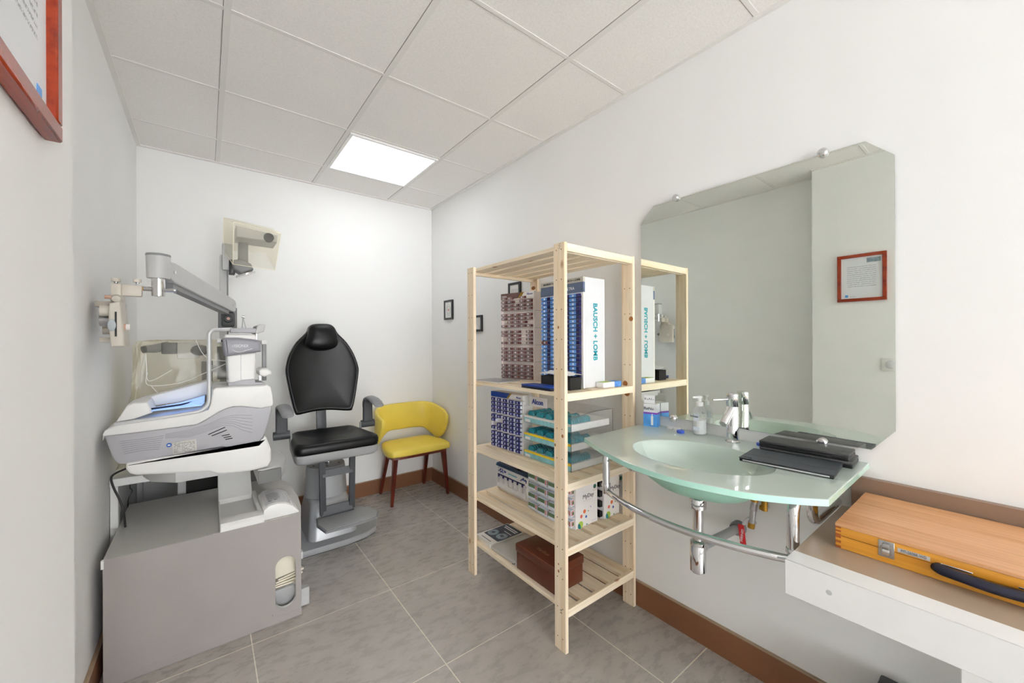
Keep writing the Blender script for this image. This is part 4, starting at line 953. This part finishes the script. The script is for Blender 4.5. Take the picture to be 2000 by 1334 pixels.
# ================================================================== refraction unit: body, swing table, column, arm
t = thing('refraction_unit', 'grey refraction unit with a rounded table, tall column and swinging arm', 'refraction unit', (.45, 2.95, 0))
U = t
part('body', MB().box((.215, 2.80, 0), (.66, 3.30, .631), M['unit_grey'], .006), t)
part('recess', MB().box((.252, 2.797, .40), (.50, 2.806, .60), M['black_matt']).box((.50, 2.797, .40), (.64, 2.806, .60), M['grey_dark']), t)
kp = [(.532, 2.215), (.55, 2.205), (.60, 2.215), (.637, 2.25), (.664, 2.33), (.672, 2.44), (.66, 2.56), (.63, 2.70), (.62, 2.8), (.62, 3.2), (.43, 3.2), (.43, 2.78), (.532, 2.75)]
part('swing_table', MB().prism(kp, 'z', .632, .698, M['unit_grey'], .004, 2), t)
part('front_shade', MB().box((.533, 2.199, .633), (.628, 2.214, .692), M['grey_dark'], .001, 1), t)  # dark slab paints the shade under the tray onto the table front
part('column', MB().box((.408, 2.972, .70), (.442, 3.03, 1.835), M['unit_grey'], .002).box((.450, 2.972, .70), (.476, 3.03, 1.70), M['unit_white'], .002).box((.4415, 2.98, .70), (.451, 3.03, 1.80), M['grey_mid']), t)
jb = part('joint_block', MB().box((.400, 2.935, 1.385), (.492, 3.045, 1.515), M['grey_mid'], .006, 2).box((.412, 2.895, 1.395), (.480, 2.936, 1.485), M['charcoal'], .014, 3), t)
part('joint_knob', MB().lathe([(.004, -.02), (.02, -.018), (.024, -.008), (.024, .004)], (.446, 2.892, 1.443), M['black'], 28, 'y'), jb)
part('knob_cap', MB().lathe([(.001, -.004), (.008, -.003), (.009, 0)], (.446, 2.872, 1.443), M['copper'], 18, 'y'), jb)
A, B = V((.205, 2.20, 1.602)), V((.452, 2.90, 1.52))
d = (B-A).normalized(); sd = d.cross(V((0, 0, 1))).normalized(); uu = sd.cross(d).normalized()
def sect(p, w, h, dz=0):
    out = []
    for x, y in ((-1, -.92), (-.88, -1), (.88, -1), (1, -.92), (1, .92), (.88, 1), (-.88, 1), (-1, .92)): out.append(p+sd*(w*x)+uu*(h*y+dz))
    return out
ar = MB().loft([sect(A-d*.03, .026, .02), sect(A-d*.012, .028, .036), sect(A+d*.02, .028, .043), sect(B-d*.05, .028, .039), sect(B, .028, .036), sect(B+d*.02, .028, .022)], M['unit_grey'])
arm = part('arm', ar, t, ang=25)
part('arm_channel', MB().loft([sect(A+d*.03, .018, .014, -.052), sect(B-d*.06, .018, .014, -.046)], M['grey_mid']), arm)
for p in (A+d*.01, B-d*.03): part('pivot_screw', MB().cyl(p+sd*.027, p+sd*.033, .007, M['chrome']).cyl(p-sd*.027, p-sd*.033, .007, M['chrome']), arm)
H = V((.187, 2.165, 0))
hb = part('arm_hub', MB().lathe([(.036, 1.565), (.037, 1.57), (.039, 1.652), (.039, 1.655)], H, M['unit_grey'], 36).box((.178, 2.16, 1.572), (.212, 2.215, 1.645), M['unit_grey'], .006), t)
part('hub_cap', MB().lathe([(.039, 1.655), (.040, 1.658), (.039, 1.664), (.03, 1.666), (.002, 1.666)], H, M['grey_mid'], 36), hb)
part('drop_tube', MB().lathe([(.022, 1.566), (.0225, 1.50), (.022, 1.496), (.022, 1.492), (.004, 1.49)], H, M['chrome'], 28), t)
rd = part('cross_rod', MB().tube([(.142, 2.165, 1.520), (.238, 2.165, 1.520)], .0095, M['chrome'], 18).tube([(.236, 2.165, 1.520), (.242, 2.165, 1.520)], .0125, M['steel'], 18), t)
part('rod_collar', MB().tube([(.124, 2.165, 1.5205), (.143, 2.165, 1.5205)], .0085, M['brass'], 14), rd)
lamp = part('reading_lamp', MB().prism([(0, 0), (.05, .015), (.10, -.01), (.112, -.042), (.05, -.075), (.012, -.05)], 'y', 2.86, 2.97, M['grey_mid'], .012, 3).xf(Matrix.Translation((.46, 0, 1.79))), t)
part('lamp_ring', MB().loft([[V((.478+.058+.05*math.cos(a)*1.0, 2.915+.045*math.sin(a), 1.725+.02*math.cos(a)+dz)) for a in [2*PI*k/24 for k in range(24)]] for dz in (0, -.012)], M['chrome']), lamp)
part('lamp_clamp', MB().box((.452, 2.9, 1.715), (.482, 2.97, 1.80), M['black'], .004), lamp)

# phoropter hanging from the arm
def PP(px, py, y=2.165): return PY(px, py, y)
t = thing('phoropter', 'cream metal phoropter head hanging from the swinging arm by the wall', 'phoropter', PP(228, 640))
a, b = PP(219, 555), PP(278, 578)
part('support_bar', MB().box((a.x, 2.15, PP(240, 578).z), (b.x, 2.18, a.z), M['cream'], .004), t)
a, b = PP(219, 556), PP(240, 594)
part('hanger', MB().box((a.x, 2.13, b.z), (b.x, 2.20, PP(219, 555).z), M['cream'], .005), t)
for p0, p1 in (((217, 543), (236, 551)), ((260, 545), (277, 552))):
    a, b = PP(*p0), PP(*p1)
    part('clamp_screw', MB().cyl(((a.x+b.x)/2, 2.165, b.z), ((a.x+b.x)/2, 2.165, a.z), (b.x-a.x)/2, M['cream'], n=18).cyl(((a.x+b.x)/2, 2.165, b.z-.006), ((a.x+b.x)/2, 2.165, b.z+.002), .006, M['steel'], n=12), t)
bo2 = [(223, 596), (243, 592), (246, 625), (250, 655), (251, 676), (226, 677), (222, 640), (221, 610)]
P2 = [PP(*p) for p in bo2]
bd = part('lens_housing', MB().prism([(p.x, p.z) for p in P2], 'y', 2.06, 2.21, M['cream'], .008, 3), t)
a = PP(235, 612); b = PP(238, 658)
part('slot', MB().box((a.x-.002, 2.058, b.z), (a.x+.0035, 2.062, a.z), M['black']), bd)
c = PP(229, 637)
part('lens_disc', MB().lathe([(.001, -.004), (.018, -.003), (.021, 0)], (c.x-.001, 2.060, c.z), M['pale'], 24, 'y', .6, 1.1), bd)
c = PP(232, 586); part('tilt_joint', MB().lathe([(.001, -.012), (.012, -.01), (.018, 0), (.018, .05)], (c.x, 2.12, c.z), M['cream'], 24, 'y'), t)
for px, py, r, l, m, y in ((208, 597, .016, .03, 'cream_dark', 2.12), (206, 607, .021, .028, 'cream', 2.10), (206, 625, .024, .03, 'steel', 2.16), (210, 638, .020, .025, 'cream', 2.24), (209, 646, .013, .022, 'cream_dark', 2.11), (207, 664, .010, .034, 'cream', 2.13), (211, 580, .007, .018, 'copper', 2.12)):
    c = PY(px, py, y-.0); part('dial', MB().tube([(c.x-l/2, y, c.z), (c.x+l/2-.004, y, c.z), (c.x+l/2, y, c.z)], [r, r, r*.85], M[m], 24).tube([(c.x+l/2, y, c.z), (c.x+l/2+.02, y, c.z)], r*.5, M['cream_dark'], 16), t)
part('auxiliary_plate', MB().box((PP(192, 600).x, 2.10, PP(192, 601).z), (PP(222, 600).x, 2.20, PP(192, 590).z), M['cream_dark'], .003), t)
c = PP(253, 640); part('side_knob', MB().tube([(c.x-.016, 2.1, c.z), (c.x-.002, 2.1, c.z)], .012, M['copper'], 20).tube([(c.x-.002, 2.1, c.z), (c.x+.009, 2.1, c.z)], .0125, M['card'], 20), t)

# chart projector under its plastic cover
YF, YB = 2.72, 2.97
t = thing('chart_projector', 'grey chart projector with a black lens on top of the column', 'projector', (.53, 2.85, 1.84))
q = lambda px, py, y: PY(px, py, y)
pb = [q(461, 440, 2.74), q(543, 459, 2.74), q(541, 474, 2.74), q(500, 468, 2.74), q(462, 462, 2.74)]
part('projector_body', MB().prism([(p.x, p.z) for p in pb], 'y', 2.74, 2.93, M['unit_grey'], .008, 3), t)
c = q(525, 464, 2.735); part('lens', MB().lathe([(.004, .002), (.018, .0), (.026, -.008), (.026, .02)], (c.x, 2.737, c.z), M['black'], 28, 'y'), t)
c = q(475, 470, 2.8); part('mount', MB().box((c.x-.02, 2.87, c.z-.13), (c.x+.03, 2.93, c.z+.02), M['grey_mid'], .012), t)
part('column_bracket', MB().box((.42, 2.93, 1.74), (.47, 2.99, 1.90), M['unit_grey'], .004), t)
F = [q(456, 434, YF), q(549, 456, YF), q(537, 528, YF), q(455, 516, YF)]
G0, G3 = q(437, 424, YB), q(436, 489, YB); dA = G0-F[0]; dD = G3-F[3]
G = [G0, F[1]+dA+V((.015, 0, .0)), F[2]+dD+V((.01, 0, .03)), G3]
top = (F[0]+F[1]+G[0]+G[1])/4
def patch(a, b, c, d, n=6, w=.004):
    return [[(a.lerp(b, i/n)).lerp(d.lerp(c, i/n), j/n)+V((random.uniform(-w, w), random.uniform(-w, w), random.uniform(-w, w)))*(1 if 0 < i < n and 0 < j < n else 0) for j in range(n+1)] for i in range(n+1)]
cv = MB()
for a, b, c, d in ((F[0], F[1], F[2], F[3]), (F[0], F[3], G[3], G[0]), (F[1], F[2], G[2], G[1]), (G[0], G[1], G[2], G[3]), (F[0], F[1], G[1], G[0])): cv.grid(patch(a, b, c, d), M['film'])
t = thing('dust_cover', 'yellowed translucent plastic cover over the projector on the column', 'dust cover', (.55, 2.85, 1.75))
cvp = part('plastic_sheet', cv, t, ang=60)
sm_ = MB()
for a, b in ((F[0], F[1]), (F[0], F[3]), (F[1], F[2]), (F[2], F[3]), (F[0], G[0]), (G[0], G[3]), (G[3], F[3])): sm_.tube([a, b], .0016, M['oldpaper'], 6)
part('seam_piping', sm_, cvp)

# white side table and the covered slit lamp
t = thing('side_table', 'white laminate table against the side wall behind the eye analyser', 'table', (.13, 2.85, 0))
part('table_top', MB().box((.003, 2.45, .665), (.41, 3.36, .700), M['white'], .002, 1), t)
for x, y in ((.0035, 2.46), (.0035, 3.315), (.36, 3.315)): part('leg', MB().box((x, y, .0), (x+.0265, y+.035, .665), M['white'], .002, 1), t)
t = thing('slit_lamp', 'dark grey slit lamp standing under a plastic cover on the side table', 'slit lamp', (.25, 2.7, .70))
part('base_plate', MB().box((.12, 2.56, .7005), (.40, 2.86, .74), M['unit_grey'], .008), t)
part('stand', MB().cyl((.345, 2.70, .74), (.345, 2.70, 1.20), .024, M['grey_mid']), t)
part('viewing_tube', MB().tube([(.105, 2.62, 1.270), (.135, 2.64, 1.272), (.19, 2.66, 1.285)], [.018, .021, .024], M['grey_mid'], 20).tube([(.098, 2.615, 1.268), (.106, 2.62, 1.270)], .017, M['black'], 20), t)
part('prism_box', MB().box((.165, 2.61, 1.245), (.225, 2.70, 1.302), M['charcoal'], .006).box((.225, 2.60, 1.22), (.315, 2.72, 1.302), M['unit_grey'], .008), t)
part('eyepiece', MB().lathe([(.002, -.03), (.024, -.03), (.034, -.02), (.036, .03)], (.315, 2.615, 1.262), M['black'], 28, 'y', 1.1, .8), t)
part('lamp_housing', MB().cyl((.42, 2.70, 1.10), (.42, 2.70, 1.28), .032, M['charcoal']).box((.40, 2.66, 1.0), (.45, 2.74, 1.10), M['grey_mid'], .01), t)
part('cross_arm', MB().box((.32, 2.68, 1.14), (.43, 2.72, 1.18), M['grey_mid'], .006), t)
part('chin_support', MB().box((.36, 2.60, .86), (.45, 2.75, .94), M['charcoal'], .01), t)
rings = []
lv = [(.712, .02, .425, 2.556, 2.95), (.85, .035, .44, 2.556, 2.95), (1.0, .052, .455, 2.557, 2.94), (1.12, .062, .465, 2.558, 2.92), (1.22, .072, .475, 2.56, 2.91), (1.285, .074, .472, 2.565, 2.90), (1.309, .082, .466, 2.572, 2.89), (1.314, .15, .40, 2.62, 2.85)]
for i, (z, xa, xb, ya, yb) in enumerate(lv):
    ring = rrect(xa, xb, ya, yb, .02 if i < 7 else .01, z, 3)
    R = []
    for k in range(len(ring)):
        a, b = ring[k], ring[(k+1) % len(ring)]; n = 6 if (b-a).length > .1 else 1
        for j in range(n):
            p = a.lerp(b, j/n); c = V(((xa+xb)/2, (ya+yb)/2, z)); o = p-c
            w = (.010*math.sin(k*1.9+j*2.1+z*7)+.008*math.sin(j*3.3+z*19+k))*(1-.6*(i > 5))
            R.append(p+V((o.x, o.y, 0)).normalized()*w+V((0, 0, random.uniform(-.004, .004) if i > 4 else 0)))
    rings.append(R)
t = thing('dust_cover', 'crumpled translucent plastic cover draped over the slit lamp', 'dust cover', (.25, 2.72, .71))
cvp = part('plastic_sheet', MB().loft(rings, M['film'], cap=False).add(rings[-1], [tuple(range(len(rings[-1])))], M['film']), t, ang=80)
fl = MB()
for pts in ([(.30, 2.552, 1.315), (.325, 2.545, 1.25), (.36, 2.535, 1.215), (.43, 2.53, 1.205)], [(.12, 2.54, 1.16), (.125, 2.533, 1.10), (.24, 2.528, 1.105), (.33, 2.53, 1.145), (.42, 2.535, 1.19)], [(.115, 2.54, 1.25), (.118, 2.535, 1.19), (.128, 2.53, 1.12), (.21, 2.532, 1.17)], [(.13, 2.545, 1.1), (.19, 2.543, 1.0), (.205, 2.543, .92)]):
    fl.tube(smooth(pts, 6), .0018, M['paper'], 6)
part('fold_crease', fl, cvp)

# ================================================================== eye analyser and its tray
NY, FYY = 2.205, 2.525
P3 = lambda cx, cy, y=NY: PY(180+cx/3.705, 600+cy/3.705, y)
xz = lambda pts, y=NY: [(p.x, p.z) for p in (P3(*a, y) for a in pts)]
t = thing('instrument_tray', 'thick white moulded tray under the eye analyser', 'tray', (.34, 2.36, .70))
tr = [(243, 1140), (250, 1125), (500, 1085), (900, 1030), (1195, 985), (1245, 940), (1262, 945), (1298, 1030), (1298, 1110), (1270, 1155), (1150, 1185), (960, 1206), (900, 1206), (850, 1188), (560, 1205), (320, 1218), (270, 1205), (243, 1175)]
part('tray_body', MB().prism(xz(tr), 'y', NY-.005, FYY+.02, M['unit_white'], .012, 3), t)
zt = P3(700, 1195).z
part('under_plate', MB().prism([(.236, 2.216), (.55, 2.216), (.55, 2.49), (.13, 2.49), (.116, 2.41), (.15, 2.30)], 'z', .7, zt+.012, M['unit_grey'], .004, 2), t)
t = thing('eye_analyser', 'white and lilac grey eye analyser with a glowing blue screen on the tray', 'eye analyser', (.32, 2.36, P3(240, 1135).z))
low = [(86, 930), (250, 912), (400, 893), (600, 868), (760, 846), (840, 802), (920, 752), (970, 730), (1020, 716), (1090, 714), (1150, 722), (1220, 730), (1300, 712), (1303, 745), (1288, 800), (1265, 880), (1240, 940), (1212, 970), (1180, 990), (980, 1018), (940, 1010), (520, 1082), (480, 1092), (240, 1137), (195, 1137), (165, 1118), (140, 1080), (118, 1020)]
lb = part('lower_shell', MB().prism(xz(low), 'y', NY, FYY, M['lilac'], .008, 3), t, ang=30)
upp = [(76, 968), (80, 915), (95, 893), (150, 862), (300, 838), (600, 792), (780, 762), (838, 742), (858, 700), (866, 640), (872, 596), (900, 582), (1080, 574), (1235, 566), (1265, 560), (1290, 575), (1305, 640), (1312, 700), (1300, 716), (1220, 731), (1150, 724), (1090, 716), (1020, 718), (970, 732), (920, 754), (840, 804), (760, 848), (600, 870), (400, 895), (250, 914), (92, 932)]
part('upper_shell', MB().prism(xz(upp), 'y', NY-.008, FYY+.008, M['unit_white'], .006, 3), t, ang=30)
slots = MB()
def groove(pts, r=.0009, m='lilac_dark', y=NY): slots.tube([P3(a, b, y)+V((0, -.0003, 0)) for a, b in pts], r, M[m], 5)
for k in range(7):
    groove([(200+5*k, 972+15*k), (360, 953+14*k), (520-6*k, 930+16*k)])
for k in range(6):
    y0 = 905-0*k
    groove([(530, 918+6*k), (700, 890+10*k), (850, 842+10*k), (940, 800+11*k), (1020, 782+15*k), (1090, 780+22*k), (1160, 783+25*k)], .0008)
for k in range(5): groove([(840+25*k, 922+9*k), (930+20*k, 882+16*k), (962+12*k, 868+20*k)] if k < 2 else [(915+12*k, 905+13*k), (975+10*k, 892+14*k)], .002, 'black')
part('vent_groove', slots, lb)
pl = [P3(578, 982), P3(752, 952), P3(758, 1035), P3(586, 1068)]
plt_ = part('rating_label', MB().add([p+V((0, -.0006, 0)) for p in pl], [(0, 1, 2, 3)], M['plate']), t, solid=.0006)
c = P3(556, 998); part('blue_sticker', MB().lathe([(.001, -.0009), (.0085, -.0008), (.009, 0)], (c.x, NY-.0002, c.z), M['blueprint'], 20, 'y').lathe([(.001, -.0013), (.004, -.0012)], (c.x, NY-.0002, c.z), M['white'], 14, 'y', 1.2, .6), t)
cg = part('cable_stub', MB().tube(smooth([P3(945, 1020), P3(940, 1045), P3(920, 1062)], 4), .004, M['black'], 8).tube([P3(905, 1030), P3(912, 1055)], .004, M['steel'], 8), t)
# silver frame that rises out of the body and crosses to the head
yp = NY+.012
fr_ = bend([P3(160, 850, yp), P3(560, 790, yp), P3(790, 752, yp), P3(846, 700, yp), P3(846, 190, yp), P3(868, 165, yp), P3(1005, 160, yp+.06)], .03, 6)
part('tube_frame', MB().tube(fr_, .0085, M['pipe_silver'], 12), t)
part('left_block', MB().prism(xz([(165, 838), (250, 712), (300, 694), (395, 690), (412, 715), (430, 768), (300, 815)]), 'y', NY+.012, NY+.2, M['unit_white'], .008, 3), t)
rs = xz([(255, 712), (330, 680), (560, 615), (800, 550), (850, 532), (872, 560), (866, 620), (850, 640), (620, 700), (430, 728)], NY+.14)
part('screen_lid', MB().prism(rs, 'y', NY+.20, FYY, M['unit_white'], .006, 3), t)
sc_ = [P3(430, 752, NY+.02), P3(790, 712, NY+.02), P3(812, 690, NY+.03), P3(815, 640, NY+.17), P3(640, 690, NY+.17), P3(440, 728, NY+.17)]
part('screen', MB().add(sc_, [tuple(range(6))], M['screen']), t, solid=.002)
part('screen_edge', MB().tube([P3(415, 738, NY+.03), P3(640, 706, NY+.10), P3(808, 668, NY+.16)], .004, M['navy'], 8), t)
# measuring head
hy0, hy1 = NY+.045, NY+.265
band = [(945, 232), (958, 222), (1060, 222), (1150, 230), (1222, 243), (1226, 322), (1130, 334), (1050, 346), (985, 356), (962, 356), (950, 300)]
X4 = lambda pts: xz(pts, hy0)
wb = [(975, 350), (1190, 328), (1184, 450), (1178, 520), (1180, 545), (985, 556), (982, 480)]
hb = part('head_body', MB().prism(X4(wb), 'y', hy0+.012, hy1-.012, M['unit_white'], .01, 3), t, ang=40)
part('head_seam', MB().box((P3(1078, 400, hy0).x-.0007, hy0+.0112, P3(1078, 555, hy0).z), (P3(1078, 400, hy0).x+.0007, hy0+.0125, P3(1078, 345, hy0).z), M['lilac_dark']), hb)
bn = part('head_band', MB().prism(X4(band), 'y', hy0, hy1, M['lilac_dark'], .014, 4), t, ang=40)
lo, hi = P3(1010, 283, hy0), P3(1132, 283, hy0)
fit_text(lettering('brand_lettering', 'VISIONIX', .02, M['text_white'], bn, ((lo.x+hi.x)/2, hy0-.0006, lo.z+.001), POS_X, POS_Z), (1, 0, 0), hi.x-lo.x)
part('swoosh', MB().tube(smooth([P3(*p, hy0-.0005) for p in ((1002, 296), (1025, 314), (1055, 324), (1090, 320), (1130, 308), (1160, 300))], 4), .0012, M['text_white'], 6), bn)
part('head_crown', MB().prism(X4([(955, 224), (962, 196), (1180, 198), (1190, 212), (1190, 240), (1060, 224)]), 'y', hy0+.014, hy1-.014, M['unit_white'], .006, 3), t)
part('head_base', MB().prism(X4([(985, 552), (985, 576), (1238, 562), (1238, 548), (1182, 545), (1178, 520), (1090, 528)]), 'y', hy0+.006, hy1-.006, M['lilac'], .003, 2), t)
fo = part('forehead_bar', MB().prism(xz([(1000, 152), (1170, 150), (1195, 156), (1192, 184), (1170, 188), (1000, 184)], NY+.06), 'y', NY+.055, NY+.10, M['lilac'], .004, 2), t)
part('forehead_rest', MB().prism(xz([(1178, 185), (1196, 132), (1212, 124), (1252, 128), (1240, 176), (1215, 182), (1195, 192)], NY+.06), 'y', NY+.05, NY+.27, M['unit_grey'], .004, 2).prism(xz([(1184, 190), (1194, 190), (1194, 232), (1186, 232)], NY+.06), 'y', NY+.06, NY+.08, M['pipe_silver']), t)
p = P3(1243, 280, NY+.20); pz = P3(1243, 530, NY+.20).z
part('chin_post', MB().box((p.x-.008, NY+.19, pz), (p.x+.010, NY+.215, p.z+.012), M['grey_mid'], .002).box((p.x-.012, NY+.185, p.z+.008), (p.x+.012, NY+.22, p.z+.03), M['unit_white'], .003), t)
part('chin_rest', MB().prism(xz([(1195, 455), (1215, 440), (1262, 440), (1286, 460), (1284, 482), (1235, 498), (1200, 486)], NY+.15), 'y', NY+.08, NY+.235, M['unit_white'], .008, 3).prism(xz([(1205, 490), (1220, 490), (1220, 530), (1205, 530)], NY+.15), 'y', NY+.14, NY+.165, M['pipe_silver']), t)
c0, c1 = P3(905, 243, NY+.12), P3(945, 243, NY+.12)
part('side_knob', MB().tube([(c0.x, NY+.12, c0.z), (c0.x+.014, NY+.12, c0.z)], .011, M['white'], 18).tube([(c0.x+.012, NY+.12, c0.z), (c1.x+.004, NY+.12, c0.z)], .005, M['black'], 12), t)
pa, pb2, pc = P3(1085, 150, NY+.2), P3(1092, 72, NY+.2), P3(1112, 150, NY+.2)
part('stylus_stand', MB().tube([pa, pb2], .0028, M['pipe_silver'], 8).tube([pb2, pc], .0022, M['pipe_silver'], 8).tube([pb2+V((-.006, 0, .003)), pb2+V((.008, 0, 0))], .006, M['steel'], 12), t)

# cables down the side of the cabinet
def cable(pts, r, label, y=2.425):
    P = smooth([PY(a, b, y) for a, b in pts], 6)
    single('power_cable', MB().tube(P, r, M['cable'], 8), label, 'cable', P[-1])
cable([(247, 915), (225, 925), (217, 935), (223, 955), (233, 975), (241, 1000), (246, 1050), (247, 1140)], .0042, 'thick black cable curving down beside the grey cabinet')
cable([(254, 940), (254, 953), (258, 958), (252, 972), (250, 990), (251, 1060), (252, 1150)], .0022, 'thin black cable hanging behind the back corner of the grey cabinet', 2.775)

# ================================================================== camera, world, colour management
cd = bpy.data.cameras.new('camera'); co = bpy.data.objects.new('camera', cd); COL.objects.link(co)
cd.sensor_width = 36; cd.lens = FPX/2000*36; cd.clip_start = .02
co.matrix_world = Matrix(((RT.x, UP.x, -FW.x, CAM.x), (RT.y, UP.y, -FW.y, CAM.y), (RT.z, UP.z, -FW.z, CAM.z), (0, 0, 0, 1)))
S.camera = co
w = bpy.data.worlds.new('world'); w.use_nodes = True; w.node_tree.nodes['Background'].inputs[0].default_value = (.965, .985, 1, 1); w.node_tree.nodes['Background'].inputs[1].default_value = 9; S.world = w
S.view_settings.view_transform = 'Standard'; S.view_settings.look = 'None'; S.view_settings.gamma = 1; S.view_settings.use_curve_mapping = False
S.view_settings.exposure = 0.47
S.cycles.use_denoising = True; S.cycles.max_bounces = 14; S.cycles.diffuse_bounces = 8; S.cycles.glossy_bounces = 6; S.cycles.transparent_max_bounces = 16; S.cycles.sample_clamp_indirect = 6
